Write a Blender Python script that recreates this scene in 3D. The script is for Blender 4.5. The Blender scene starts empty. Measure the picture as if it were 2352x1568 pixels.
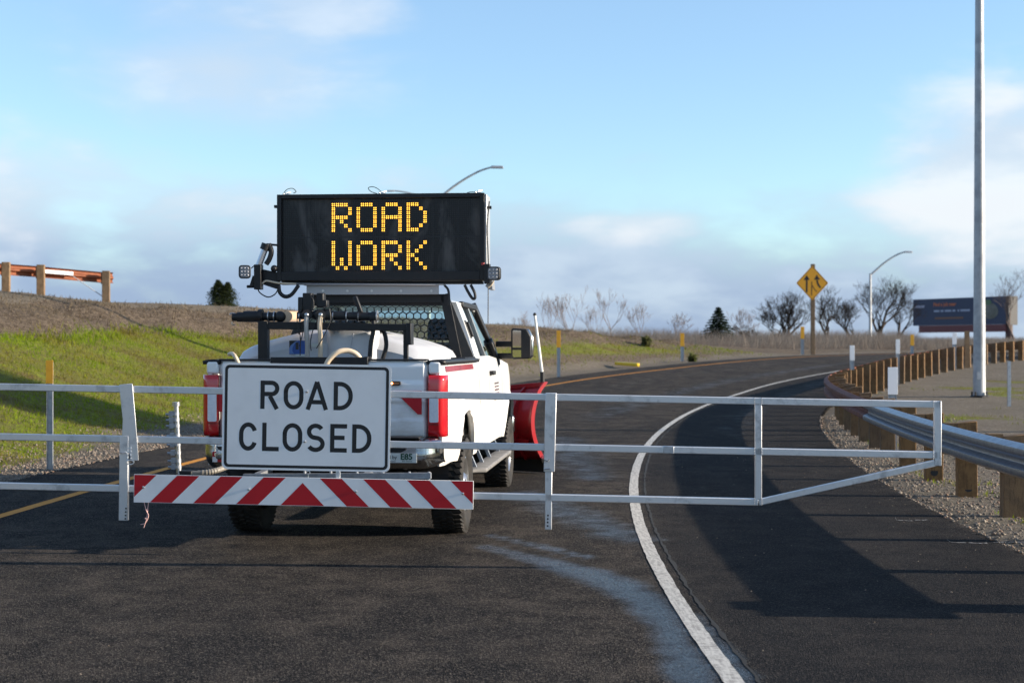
import bpy, bmesh, math, random
import numpy as np
from mathutils import Matrix, Vector
random.seed(7); np.random.seed(7)
C = bpy.context.scene.collection
PI = math.pi
# ------------------------------------------------------------------ camera, sky, sun, exposure
F = 3450.0                      # focal length in display pixels (2352 wide photograph)
CAMH = 1.6
cam = bpy.data.cameras.new('camera'); camo = bpy.data.objects.new('camera', cam); C.objects.link(camo)
camo.location = (0, 0, CAMH); camo.rotation_euler = (PI/2, 0, 0)
cam.sensor_width = 36; cam.lens = 36*F/2352; cam.shift_y = 16/2352
cam.clip_start = 0.1; cam.clip_end = 6000
cam.dof.use_dof = True; cam.dof.focus_distance = 11.6; cam.dof.aperture_fstop = 3.4
bpy.context.scene.camera = camo
vs = bpy.context.scene.view_settings
vs.view_transform = 'Standard'; vs.look = 'None'; vs.gamma = 1; vs.use_curve_mapping = False
vs.exposure = 0.9
bpy.context.scene.render.resolution_x = 1024; bpy.context.scene.render.resolution_y = 682
SUN_EL = math.radians(15.5); SUN_AZ = math.radians(94.6)     # azimuth clockwise from +Y
SUNV = Vector((math.sin(SUN_AZ)*math.cos(SUN_EL), math.cos(SUN_AZ)*math.cos(SUN_EL), math.sin(SUN_EL)))
sl = bpy.data.lights.new('sun', 'SUN'); sl.energy = 5.0; sl.angle = math.radians(0.5); sl.color = (1, .87, .70)
so = bpy.data.objects.new('sun', sl); C.objects.link(so)
so.rotation_euler = SUNV.to_track_quat('Z', 'Y').to_euler(); so.location = (60, -5, 40)

class NT:
    """tiny node-tree helper"""
    def __init__(s, tree): s.t = tree; s.t.nodes.clear()
    def n(s, typ, ins=None, **props):
        nd = s.t.nodes.new(typ)
        for k, v in props.items(): setattr(nd, k, v)
        for k, v in (ins or {}).items():
            sock = nd.inputs[k]
            if hasattr(v, 'is_output'): s.t.links.new(v, sock)
            else: sock.default_value = v
        return nd
    def math(s, op, a, b=0.0, c=None, clamp=False):
        d = {0: a, 1: b}
        if c is not None: d[2] = c
        return s.n('ShaderNodeMath', d, operation=op, use_clamp=clamp).outputs[0]
    def mapr(s, v, a, b, c=0.0, d=1.0, smooth=True):
        return s.n('ShaderNodeMapRange', {0: v, 1: a, 2: b, 3: c, 4: d}, interpolation_type='SMOOTHSTEP' if smooth else 'LINEAR').outputs[0]
    def mix(s, f, a, b, blend='MIX'):
        nd = s.n('ShaderNodeMix', data_type='RGBA', blend_type=blend)
        for i, v in ((0, f), (6, a), (7, b)):
            if hasattr(v, 'is_output'): s.t.links.new(v, nd.inputs[i])
            else: nd.inputs[i].default_value = (v if i == 0 else (*v, 1) if len(v) == 3 else v)
        return nd.outputs[2]
    def noise(s, vec, scale, detail=4, rough=.55, dist=0.0):
        d = {'Scale': scale, 'Detail': detail, 'Roughness': rough, 'Distortion': dist}
        if vec is not None: d['Vector'] = vec
        return s.n('ShaderNodeTexNoise', d).outputs[0]
    def attr(s, name): return s.n('ShaderNodeAttribute', attribute_name=name).outputs['Fac']
    def link(s, a, b): s.t.links.new(a, b)

w = bpy.data.worlds.new('World'); bpy.context.scene.world = w; w.use_nodes = True
T = NT(w.node_tree)
sky = T.n('ShaderNodeTexSky', sky_type='NISHITA', sun_disc=False)
sky.sun_elevation = SUN_EL; sky.sun_rotation = SUN_AZ
sky.air_density = 1.0; sky.dust_density = 0.1; sky.ozone_density = 2.0
tc = T.n('ShaderNodeTexCoord').outputs['Generated']
sx = T.n('ShaderNodeSeparateXYZ', {0: tc}); DX, DY, DZ = sx.outputs
strc = T.n('ShaderNodeMapping', {0: tc, 3: (1.0, 1.0, 2.6)}).outputs[0]
n1 = T.noise(strc, 4.5, 5, .5, .3); n2 = T.noise(strc, 15.0, 4, .55, .2)
nn = T.math('ADD', T.math('MULTIPLY', n1, .7), T.math('MULTIPLY', n2, .3))       # ~0.5
nd_ = T.math('SUBTRACT', nn, .5)
# low cloud deck near the horizon, wispy top edge
deck = T.mapr(T.math('ADD', T.math('ADD', DZ, T.math('MULTIPLY', DX, .05)), T.math('MULTIPLY', nd_, -.24)), .120, .045)
# cloud banks by direction
def bank(dx, dz, rx, rz, amp, off):
    v = Vector((dx, 1, dz)).normalized()
    ex = T.math('DIVIDE', T.math('SUBTRACT', DX, v.x), rx); ez = T.math('DIVIDE', T.math('SUBTRACT', DZ, v.z), rz)
    r = T.math('SQRT', T.math('ADD', T.math('MULTIPLY', ex, ex), T.math('MULTIPLY', ez, ez)))
    r = T.math('ADD', r, T.math('MULTIPLY', nd_, -amp))
    front = T.math('GREATER_THAN', DY, 0.0)
    return T.math('MULTIPLY', T.mapr(r, 1.15, off), front)
b1 = bank(-.19, .185, .105, .062, 2.6, .05)
b2 = bank(.335, .118, .085, .060, 2.6, .45)
b3 = bank(-.33, .105, .22, .05, 3.5, .2)
b4 = bank(-.13, .222, .06, .022, 3.0, .3)
b5 = bank(.085, .082, .05, .012, 3.0, .2)
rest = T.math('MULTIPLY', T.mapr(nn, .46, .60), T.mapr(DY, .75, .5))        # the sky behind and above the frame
def mx(a, b): return T.math('MAXIMUM', a, b)
skyc = T.mix(1.0, sky.outputs[0], T.mix(T.mapr(DZ, .02, .24, smooth=False), (.60, .71, .82), (.84, .86, .91)), 'MULTIPLY')
bg = T.n('ShaderNodeBackground', {0: skyc, 1: .15})
# clouds: brightness follows the noise, the deck paler higher up
deckc = T.mix(T.mapr(DZ, .0, .11), (.165, .225, .345), (.215, .275, .39))
cl = T.n('ShaderNodeBackground', {0: T.mix(T.mapr(nn, .42, .62), deckc, (.31, .375, .46)), 1: 1.0})
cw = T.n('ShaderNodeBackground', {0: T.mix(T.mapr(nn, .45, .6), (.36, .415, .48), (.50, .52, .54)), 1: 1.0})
m1 = T.n('ShaderNodeMixShader', {0: T.math('MULTIPLY', deck, .93), 1: bg.outputs[0], 2: cl.outputs[0]})
ban = mx(mx(T.math('MULTIPLY', b1, .72), T.math('MULTIPLY', b2, .85)), mx(T.math('MULTIPLY', b3, .55), mx(T.math('MULTIPLY', b4, .5), T.math('MULTIPLY', b5, .7))))
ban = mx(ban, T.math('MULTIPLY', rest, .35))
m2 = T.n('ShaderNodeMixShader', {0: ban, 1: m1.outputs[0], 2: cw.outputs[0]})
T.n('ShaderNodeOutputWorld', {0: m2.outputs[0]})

# ------------------------------------------------------------------ helpers
def P(x, y, Y):                      # a display pixel at depth Y -> world point
    return Vector(((x-1176)*Y/F, Y, CAMH+(800-y)*Y/F))
FR = {}
def thing(name, label, cat, loc=(0, 0, 0), rotz=0, group=None, frame=None):
    o = bpy.data.objects.new(name, None); C.objects.link(o); o.empty_display_size = .1
    o.location = loc; o.rotation_euler = (0, 0, rotz)
    o['label'] = label; o['category'] = cat
    if group: o['group'] = group
    W = Matrix.Translation(loc) @ Matrix.Rotation(rotz, 4, 'Z')
    FR[o.name] = (W.inverted() @ (frame if frame is not None else Matrix.Identity(4)))
    return o
def root_of(o):
    while o.parent: o = o.parent
    return o
def tag(o, label=None, cat=None, group=None, kind=None):
    for k, v in (('label', label), ('category', cat), ('group', group), ('kind', kind)):
        if v: o[k] = v
    return o
class MB:
    def __init__(s): s.v = []; s.f = []; s.mi = []; s.cur = 0
    def add(s, vs_, fs):
        b = len(s.v); s.v += [tuple(p) for p in vs_]
        for f in fs: s.f.append(tuple(i+b for i in f)); s.mi.append(s.cur)
        return s
    def bx(s, x0, x1, y0, y1, z0, z1, M=None):
        p = [(x, y, z) for x in (x0, x1) for y in (y0, y1) for z in (z0, z1)]
        if M is not None: p = [M @ Vector(q) for q in p]
        return s.add(p, [(0, 1, 3, 2), (4, 6, 7, 5), (0, 4, 5, 1), (2, 3, 7, 6), (0, 2, 6, 4), (1, 5, 7, 3)])
    def hexa(s, bot, top):           # two quads
        return s.add(list(bot)+list(top), [(0, 3, 2, 1), (4, 5, 6, 7), (0, 1, 5, 4), (1, 2, 6, 5), (2, 3, 7, 6), (3, 0, 4, 7)])
    def bar(s, a, b, w, d, up=(0, 0, 1)):     # rectangular bar a->b, w across, d along up-ish
        a, b = Vector(a), Vector(b); t = (b-a).normalized(); u = Vector(up)
        r = t.cross(u).normalized(); u = r.cross(t)
        q = [(-1, -1), (1, -1), (1, 1), (-1, 1)]
        return s.hexa([a+r*i*w/2+u*j*d/2 for i, j in q], [b+r*i*w/2+u*j*d/2 for i, j in q])
    def tube(s, path, r, n=10, cap=True):
        path = [Vector(p) for p in path]; k = len(path)
        rs = r if isinstance(r, (list, tuple)) else [r]*k
        vs_ = []; prev = None
        for i, p in enumerate(path):
            t = (path[min(i+1, k-1)]-path[max(i-1, 0)]).normalized()
            if prev is None:
                u = t.orthogonal().normalized()
            else:
                u = (prev - t*prev.dot(t))
                u = u.normalized() if u.length > 1e-6 else t.orthogonal().normalized()
            prev = u; v = t.cross(u)
            vs_ += [p+(u*math.cos(2*PI*j/n)+v*math.sin(2*PI*j/n))*rs[i] for j in range(n)]
        fs = [(i*n+j, i*n+(j+1) % n, (i+1)*n+(j+1) % n, (i+1)*n+j) for i in range(k-1) for j in range(n)]
        if cap: fs += [tuple(range(n-1, -1, -1)), tuple((k-1)*n+j for j in range(n))]
        return s.add(vs_, fs)
    def cyl(s, a, b, r, n=16, r2=None): return s.tube([a, b], [r, r if r2 is None else r2], n)
    def lathe(s, o, axis, prof, n=24, cap=True):     # prof: (radius, height along axis)
        o, t = Vector(o), Vector(axis).normalized(); u = t.orthogonal().normalized(); v = t.cross(u); k = len(prof)
        vs_ = [o+t*h+(u*math.cos(2*PI*j/n)+v*math.sin(2*PI*j/n))*r for r, h in prof for j in range(n)]
        fs = [(i*n+j, i*n+(j+1) % n, (i+1)*n+(j+1) % n, (i+1)*n+j) for i in range(k-1) for j in range(n)]
        if cap: fs += [tuple(range(n-1, -1, -1)), tuple((k-1)*n+j for j in range(n))]
        return s.add(vs_, fs)
    def ball(s, c, r, n=14):
        return s.lathe(c, (0, 0, 1), [(max(r*math.sin(PI*i/8), 1e-4), -r*math.cos(PI*i/8)) for i in range(9)], n)
    def prism(s, poly, fn, d0, d1):  # poly 2-d (ccw), fn(u,v,d) -> point
        n = len(poly)
        vs_ = [fn(u, v, d0) for u, v in poly]+[fn(u, v, d1) for u, v in poly]
        return s.add(vs_, [tuple(range(n-1, -1, -1)), tuple(range(n, 2*n))]+[(i, (i+1) % n, n+(i+1) % n, n+i) for i in range(n)])
    def grid(s, fn, nu, nv, closeu=False):
        vs_ = [fn(i/nu, j/nv) for i in range(nu+1) for j in range(nv+1)]; m = nv+1
        return s.add(vs_, [(i*m+j, (i+1)*m+j, (i+1)*m+j+1, i*m+j+1) for i in range(nu) for j in range(nv)])
    def build(s, name, mat, parent=None, smooth=None, bevel=0, solid=0, seg=2, fix=True):
        me = bpy.data.meshes.new(name)
        if parent is not None:
            M = FR[root_of(parent).name]; vv = [M @ Vector(p) for p in s.v]
        else: vv = s.v
        me.from_pydata([tuple(p) for p in vv], [], s.f)
        for m in (mat if isinstance(mat, (list, tuple)) else [mat]): me.materials.append(m)
        if max(s.mi, default=0): me.polygons.foreach_set('material_index', s.mi)
        if fix:
            bm = bmesh.new(); bm.from_mesh(me); bmesh.ops.recalc_face_normals(bm, faces=bm.faces); bm.to_mesh(me); bm.free()
        if smooth:
            me.polygons.foreach_set('use_smooth', [True]*len(me.polygons)); me.set_sharp_from_angle(angle=math.radians(smooth))
        me.update()
        o = bpy.data.objects.new(name, me); C.objects.link(o)
        if parent is not None: o.parent = parent
        if solid:
            md = o.modifiers.new('solid', 'SOLIDIFY'); md.thickness = solid; md.offset = -1
        if bevel:
            md = o.modifiers.new('bevel', 'BEVEL'); md.width = bevel; md.segments = seg; md.limit_method = 'ANGLE'; md.angle_limit = math.radians(40)
            me.polygons.foreach_set('use_smooth', [True]*len(me.polygons)); me.set_sharp_from_angle(angle=math.radians(35))
        return o
def mesh_np(name, V, Fc, mat, attrs=None, parent=None, smooth=False):
    me = bpy.data.meshes.new(name); V = np.asarray(V, dtype=np.float32); Fc = np.asarray(Fc, dtype=np.int32)
    nf, k = Fc.shape
    me.vertices.add(len(V)); me.vertices.foreach_set('co', V.ravel())
    me.loops.add(nf*k); me.loops.foreach_set('vertex_index', Fc.ravel())
    me.polygons.add(nf); me.polygons.foreach_set('loop_start', np.arange(nf, dtype=np.int32)*k)
    me.polygons.foreach_set('loop_total', np.full(nf, k, dtype=np.int32))
    if smooth: me.polygons.foreach_set('use_smooth', np.ones(nf, dtype=bool))
    me.update(calc_edges=True); me.validate()
    for kx, a in (attrs or {}).items():
        at = me.attributes.new(kx, 'FLOAT', 'POINT'); at.data.foreach_set('value', np.asarray(a, dtype=np.float32))
    me.materials.append(mat)
    o = bpy.data.objects.new(name, me); C.objects.link(o)
    if parent is not None: o.parent = parent
    return o
def bez(pts, n=8):                   # catmull-rom through points
    pts = [Vector(p) for p in pts]; q = [2*pts[0]-pts[1]]+pts+[2*pts[-1]-pts[-2]]; out = []
    for i in range(1, len(q)-2):
        a, b, c, d = q[i-1:i+3]
        for k in range(n):
            t = k/n
            out.append(.5*((2*b)+(c-a)*t+(2*a-5*b+4*c-d)*t*t+(3*b-a-3*c+d)*t**3))
    return out+[pts[-1]]

# ------------------------------------------------------------------ materials
def mat(name, col=(.5, .5, .5), rough=.5, metal=0, spec=.5, coat=0, emit=None, es=1, noise=None, bump=None, trans=0):
    m = bpy.data.materials.new(name); m.use_nodes = True; T = NT(m.node_tree)
    pb = T.n('ShaderNodeBsdfPrincipled', {'Base Color': (*col, 1), 'Roughness': rough, 'Metallic': metal, 'Specular IOR Level': spec, 'Coat Weight': coat, 'Coat Roughness': .06, 'Transmission Weight': trans})
    oc = T.n('ShaderNodeTexCoord').outputs['Object']
    if noise:                        # (scale, amount, second colour[, low, high])
        sc, am, c2 = noise[:3]; lo, hi = noise[3:5] if len(noise) > 3 else (.4, .65)
        nz = T.noise(oc, sc, 6, .62)
        f = T.math('MULTIPLY', T.mapr(nz, lo, hi), am)
        T.link(T.mix(f, col, c2), pb.inputs['Base Color'])
        T.link(T.math('ADD', rough, T.math('MULTIPLY', T.math('SUBTRACT', nz, .5), .25), clamp=True), pb.inputs['Roughness'])
    if bump:
        b = T.n('ShaderNodeBump', {'Strength': bump[1], 'Distance': bump[2], 'Height': T.noise(oc, bump[0], 5, .6)})
        T.link(b.outputs[0], pb.inputs['Normal'])
    if emit:
        pb.inputs['Emission Color'].default_value = (*emit, 1); pb.inputs['Emission Strength'].default_value = es
    T.n('ShaderNodeOutputMaterial', {0: pb.outputs[0]})
    return m
M = {}
M['white'] = mat('white_paint', (.80, .80, .78), .32, 0, .5, .5, noise=(2.2, .10, (.62, .59, .53)))
M['truck'] = None
M['black'] = mat('black_plastic', (.012, .012, .014), .5, 0, .4, noise=(8, .4, (.022, .022, .022)))
M['blackmetal'] = mat('black_powder_coat', (.010, .010, .012), .45, 0, .35, noise=(14, .35, (.024, .022, .02)))
M['rubber'] = mat('tyre_rubber', (.020, .019, .018), .8, 0, .3, noise=(7, .6, (.055, .048, .042)))
M['alu'] = mat('gate_aluminium', (.64, .64, .65), .42, .55, .5, noise=(7, .65, (.28, .28, .29), .52, .72), bump=(40, .08, .01))
M['rail'] = mat('galvanised_beam', (.30, .31, .35), .36, .92, .5, noise=(14, .6, (.20, .20, .24)))
M['galv'] = mat('galvanised_steel', (.42, .44, .47), .45, .6, .5, noise=(18, .6, (.27, .28, .31)))
M['galv_pole'] = mat('pole_steel', (.42, .43, .44), .55, .45, .4, noise=(3.5, .7, (.28, .29, .31)))
M['steel'] = mat('steel', (.55, .55, .55), .3, .9)
M['chrome'] = mat('bumper_chrome', (.42, .42, .42), .16, 1.0, .5, noise=(5, .5, (.27, .26, .25)))
M['rust'] = mat('weathered_rail', (.17, .052, .030), .7, .1, .3, noise=(5, .7, (.085, .03, .02)))
M['rust2'] = mat('weathered_rail_orange', (.30, .10, .045), .65, .1, .35, noise=(3, .6, (.16, .05, .025)))
M['wood'] = mat('timber_post', (.215, .122, .052), .85, 0, .2, noise=(9, .8, (.12, .068, .032)), bump=(60, .3, .01))
M['woodpale'] = mat('timber_pale', (.30, .19, .10), .85, 0, .2, noise=(7, .8, (.17, .10, .05)), bump=(60, .3, .01))
M['signwhite'] = mat('sign_sheeting', (.79, .79, .79), .42, 0, .4, noise=(3.5, .35, (.60, .60, .60), .42, .72))
M['signblack'] = mat('sign_black', (.010, .010, .012), .5)
M['signred'] = mat('sign_red', (.46, .008, .016), .42, 0, .4, noise=(5, .3, (.36, .006, .012)))
M['yellow'] = mat('reflector_yellow', (.72, .36, .02), .5, noise=(14, .4, (.58, .26, .015)))
M['signyellow'] = mat('sign_yellow', (.74, .34, .012), .45, noise=(5, .3, (.64, .27, .01)))
M['refwhite'] = mat('reflector_white', (.75, .77, .80), .45)
M['red'] = mat('plow_red', (.27, .004, .008), .36, 0, .5, .35, noise=(6, .8, (.15, .004, .006), .5, .72))
M['redlens'] = mat('red_lens', (.55, .010, .016), .12, 0, .5, .8, noise=(30, .25, (.38, .004, .01)))
M['whitelens'] = mat('clear_lens', (.72, .75, .80), .15, 0, .5, .6, noise=(40, .3, (.5, .54, .6)))
M['greylens'] = mat('lamp_lens', (.20, .21, .235), .25, 0, .5, .5, noise=(90, .7, (.10, .10, .115)))
M['ledlens'] = mat('led_lens', (.33, .34, .37), .2, 0, .5, .5)
M['tank'] = mat('white_poly_tank', (.60, .61, .63), .38, 0, .4, noise=(2.5, .5, (.46, .46, .48)))
M['hosebeige'] = mat('beige_hose', (.62, .50, .36), .5)
M['hoseclear'] = mat('braided_hose', (.42, .40, .37), .45)
M['amber'] = mat('amber_lamp', (.6, .2, .03), .3, emit=(1, .42, .10), es=6)
M['amberoff'] = mat('amber_lens', (.30, .12, .04), .2, 0, .5, .5)
M['led'] = mat('lit_led', (.9, .5, .05), .4, emit=(1.0, .47, .045), es=1.65)
M['blue'] = mat('blue_decal', (.02, .09, .38), .4)
M['bluelight'] = mat('pale_blue_decal', (.12, .24, .55), .4)
M['label'] = mat('pale_label', (.62, .66, .64), .4)
M['green'] = mat('green_print', (.015, .07, .04), .5)
M['twine'] = mat('pink_twine', (.70, .42, .38), .8)
M['seat'] = mat('seat_fabric', (.018, .018, .020), .8)
M['yellowpaint'] = mat('yellow_plastic', (.85, .55, .02), .45, noise=(5, .3, (.7, .42, .02)))
def weathered(m):                    # each timber a little different in tone
    T = NT.__new__(NT); T.t = m.node_tree; pb = next(n for n in T.t.nodes if n.type == 'BSDF_PRINCIPLED'); src = pb.inputs['Base Color'].links[0].from_socket
    r = T.n('ShaderNodeObjectInfo').outputs['Random']; g = T.noise(T.n('ShaderNodeMapping', {0: T.n('ShaderNodeTexCoord').outputs['Object'], 3: (14, 14, 1.2)}).outputs[0], 4, 5, .65)
    c = T.mix(T.math('MULTIPLY', r, .55), src, (.13, .105, .08)); c = T.mix(T.math('MULTIPLY', T.mapr(g, .52, .68), .6), c, (.055, .035, .02)); T.link(c, pb.inputs['Base Color'])
weathered(M['wood']); weathered(M['woodpale'])
def glass(name, tint, op=.35):
    m = bpy.data.materials.new(name); m.use_nodes = True; T = NT(m.node_tree)
    tr = T.n('ShaderNodeBsdfTransparent', {0: (*tint, 1)}); gl = T.n('ShaderNodeBsdfGlossy', {0: (.9, .95, 1, 1), 1: .03})
    lw = T.n('ShaderNodeLayerWeight', {0: .5}).outputs[1]
    f = T.math('ADD', T.math('MULTIPLY', T.math('POWER', lw, 4.0), .75), .045, clamp=True)
    T.n('ShaderNodeOutputMaterial', {0: T.n('ShaderNodeMixShader', {0: f, 1: tr.outputs[0], 2: gl.outputs[0]}).outputs[0]})
    return m
M['glass'] = glass('window_glass', (.80, .93, .91))
M['darkglass'] = glass('side_glass', (.42, .48, .50))
M['mirror'] = mat('mirror_glass', (.85, .88, .9), .02, 1.0)

def truck_paint():                   # white paint with road spray thickest low on the body
    m = bpy.data.materials.new('truck_white'); m.use_nodes = True; T = NT(m.node_tree); oc = T.n('ShaderNodeTexCoord').outputs['Object']
    z = T.n('ShaderNodeSeparateXYZ', {0: oc}).outputs[2]
    nz = T.math('ADD', T.math('MULTIPLY', T.noise(oc, 3.5, 6, .65), .6), T.math('MULTIPLY', T.noise(T.n('ShaderNodeMapping', {0: oc, 3: (1, .5, 4)}).outputs[0], 9, 5, .7), .4))
    f = T.mapr(T.math('ADD', T.math('MULTIPLY', z, -.55), nz), -.20, .26); f = T.math('MULTIPLY', f, .6)
    pb = T.n('ShaderNodeBsdfPrincipled', {'Base Color': T.mix(f, (.80, .80, .79), (.36, .31, .25)), 'Roughness': T.math('ADD', .28, T.math('MULTIPLY', f, .6)), 'Coat Weight': T.math('SUBTRACT', .55, f, clamp=True), 'Coat Roughness': .06})
    T.n('ShaderNodeOutputMaterial', {0: pb.outputs[0]}); return m
M['white'] = truck_paint()
# ------------------------------------------------------------------ terrain and road: arcs about one centre
CX, CY, RW, RY, RE0, RE1, RG = 99.0, 9.0, 97.95, 104.0, 95.0, 105.35, 94.4
def gbump(s): return .44*np.exp(-((np.asarray(s, float)-25)/8.5)**2)
def re0(s): return RE0+.35*gbump(s)
def RS(X, Y): return np.hypot(CX-X, Y-CY), np.arctan2(Y-CY, CX-X)*100.0
def XY(R, s): a = s/100.0; return CX-R*np.cos(a), CY+R*np.sin(a)
_sg = np.arange(-320, 321, .5)
_g = np.interp(_sg, [-320, 5, 11, 16, 20, 25.5, 32, 36, 45.6, 54, 61, 75, 92, 120, 320], [0, 0, .05, .11, .17, .27, .40, .53, .78, 1.03, 1.18, 1.33, 1.38, 1.38, 1.30])
_k = np.hanning(17); _k /= _k.sum(); _g = np.convolve(np.pad(_g, 8, mode='edge'), _k, mode='valid')
def sstep(x, a, b): t = np.clip((x-a)/(b-a), 0, 1); return t*t*(3-2*t)
def groad(R, s):
    return np.interp(s, _sg, _g)+.012*(np.clip(R, 85, 112)-99)*sstep(s, 15, 45)*(1-sstep(s, 70, 110))
def vnoise(X, Y, sc, seed=0):        # smooth value noise
    r = np.random.RandomState(seed).rand(256, 256); x = X/sc+1000; y = Y/sc+1000
    i = np.floor(x).astype(int); j = np.floor(y).astype(int); u = x-i; v = y-j; u = u*u*(3-2*u); v = v*v*(3-2*v)
    g = lambda a, b: r[a % 256, b % 256]
    return (g(i, j)*(1-u)+g(i+1, j)*u)*(1-v)+(g(i, j+1)*(1-u)+g(i+1, j+1)*u)*v-.5
def hcrest(s): return np.interp(s, [-60, 15, 26.9, 30, 33, 40, 50, 57, 66, 75, 90], [2.9, 2.9, 2.84, 2.55, 2.42, 2.05, 1.6, 1.0, .4, .1, 0])
def ucrest(s): return np.interp(s, [15, 27, 30, 33, 60], [12.0, 11.5, 10.4, 8.6, 8.0])
def gz(X, Y, fine=True):
    X = np.asarray(X, float); Y = np.asarray(Y, float); R, s = RS(X, Y); g = groad(R, s); u = R-RE1
    t = np.clip((u-1.3)/(ucrest(s)-1.3), 0, 1); h = hcrest(s)*(.55*t+.45*t*t*(3-2*t))
    h = h*(1-sstep(u, 60, 220))
    z = g+h-.03*np.clip(u, 0, 1.3)
    inside = sstep(R-.35*gbump(s), RE0-.12, RE0+.12)*(1-sstep(R, RE1-.12, RE1+.12))
    z = z-.06*inside
    if fine:
        o = 1-inside
        z = z+o*(.10*vnoise(X, Y, 3.1, 1)+.05*vnoise(X, Y, 1.1, 2)+.03*vnoise(X, Y, .5, 3))*sstep(u, .3, 2)
        z = z+o*(.05*vnoise(X, Y, 2.3, 4)+.03*vnoise(X, Y, .6, 5))*sstep(re0(s)-R, .3, 2)
        band = np.exp(-((u-ucrest(s)*.76)/1.3)**2)*sstep(s, 8, 20)*(1-sstep(s, 55, 70))
        z = z+band*(.42*vnoise(X, Y, 1.6, 6)+.34*vnoise(X, Y, .7, 8))
    return z
def ground_at(x, y): return float(gz(x, y))
# --- ground sheet
Rl = np.concatenate([[.5, 15, 30, 45, 55, 62, 68, 73, 77, 80, 82.5], np.arange(84, 126, .33), [127, 129, 132, 136, 142, 150, 165, 190, 230, 290, 380, 520, 760, 1100, 1600, 2600]])
Al = np.concatenate([np.arange(-13, 62, .26), np.arange(62, 90, 1.0), np.arange(90, 347, 6.0)])
A_, R_ = np.meshgrid(np.radians(Al), Rl, indexing='ij'); na, nr = A_.shape
S_ = np.where(A_ > PI, A_-2*PI, A_)*100
gx, gy = CX-R_*np.cos(A_), CY+R_*np.sin(A_); gzv = gz(gx, gy)
V = np.stack([gx, gy, gzv], -1).reshape(-1, 3)
ii, jj = np.meshgrid(np.arange(na), np.arange(nr-1), indexing='ij'); i2 = (ii+1) % na
Fq = np.stack([ii*nr+jj, i2*nr+jj, i2*nr+jj+1, ii*nr+jj+1], -1).reshape(-1, 4)[:, ::-1]
u_ = R_-RE1; uc_ = ucrest(S_)
wob = .9*vnoise(gx, gy, 2.5, 11)+.6*vnoise(gx, gy, .8, 12)
ustart = np.interp(S_, [0, 10, 17, 28, 40, 60], [1.0, 1.1, 1.6, 2.6, 2.2, 2.6])
grass = sstep(u_+wob, ustart-.3, ustart+.5)*(1-sstep(u_+wob*.6, uc_*.60, uc_*.66))*(1-sstep(S_, 30, 44))
strip = np.exp(-((u_+wob-uc_*.48)/1.0)**2)*sstep(S_, 28, 40)*(1-sstep(S_, 52, 66))*.8
soil = sstep(u_+wob*.6, uc_*.60, uc_*.66)*(1-sstep(u_+wob*.8, uc_*.84, uc_*.96))
soil = np.maximum(soil, .75*sstep(S_, 30, 42)*sstep(u_+wob, 1.6, 3.0)*(1-sstep(u_+wob, uc_*.9, uc_*1.05)))
ur = re0(S_)-R_
rgreen = sstep(vnoise(gx, gy, 2.2, 21)+.6*vnoise(gx, gy, .7, 22), .02, .35)*sstep(ur, .4, 1.2)*(1-sstep(ur, 8, 20))
grass = np.clip(np.maximum(np.maximum(grass, strip), 1.0*rgreen*(1-sstep(S_, 40, 60))), 0, 1)
m = bpy.data.materials.new('ground_cover'); m.use_nodes = True; T = NT(m.node_tree)
oc = T.n('ShaderNodeTexCoord').outputs['Object']
nA = T.noise(oc, .9, 5, .6); nB = T.noise(oc, 9, 5, .65); nC = T.noise(oc, 34, 4, .7); nV = T.n('ShaderNodeTexVoronoi', {'Vector': oc, 'Scale': 24.0}).outputs['Color']
vsep = T.n('ShaderNodeSeparateColor', {0: nV}).outputs[0]
grav = T.mix(vsep, (.10, .084, .064), (.26, .22, .17)); grav = T.mix(T.mapr(nB, .35, .65), grav, (.15, .124, .094)); grav = T.mix(T.math('MULTIPLY', T.mapr(nA, .42, .66), .5), grav, (.115, .10, .07))
gr1 = T.mix(T.mapr(nA, .38, .62), (.165, .19, .022), (.15, .13, .035)); gr2 = T.mix(T.mapr(nB, .42, .62), gr1, (.10, .082, .034))
gr2 = T.mix(T.mapr(nC, .5, .7), gr2, (.20, .235, .03))
nS = T.noise(T.n('ShaderNodeMapping', {0: oc, 3: (.25, .9, 1.6)}).outputs[0], 1.3, 5, .62)
gr2 = T.mix(T.math('MULTIPLY', T.mapr(nS, .49, .65), .7), gr2, (.125, .085, .038))
so1 = T.mix(T.mapr(nB, .38, .60), (.155, .120, .086), (.062, .046, .032)); so1 = T.mix(T.mapr(nC, .5, .7), so1, (.27, .20, .14))
wg = T.mapr(T.math('ADD', T.attr('grass'), T.math('MULTIPLY', T.math('SUBTRACT', nB, .5), .9)), .35, .6)
ws = T.mapr(T.math('ADD', T.attr('soil'), T.math('MULTIPLY', T.math('SUBTRACT', nB, .5), .9)), .35, .6)
col = T.mix(wg, T.mix(ws, grav, so1), gr2)
bmp = T.n('ShaderNodeBump', {'Strength': .9, 'Distance': .035, 'Height': T.math('ADD', T.math('MULTIPLY', vsep, .5), nC)})
pb = T.n('ShaderNodeBsdfPrincipled', {'Base Color': col, 'Roughness': .95, 'Specular IOR Level': .15, 'Normal': bmp.outputs[0]})
T.n('ShaderNodeOutputMaterial', {0: pb.outputs[0]})
gnd = mesh_np('ground', V, Fq, m, {'grass': grass.ravel(), 'soil': soil.ravel()}, smooth=True); gnd['kind'] = 'structure'
GM = m
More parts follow.
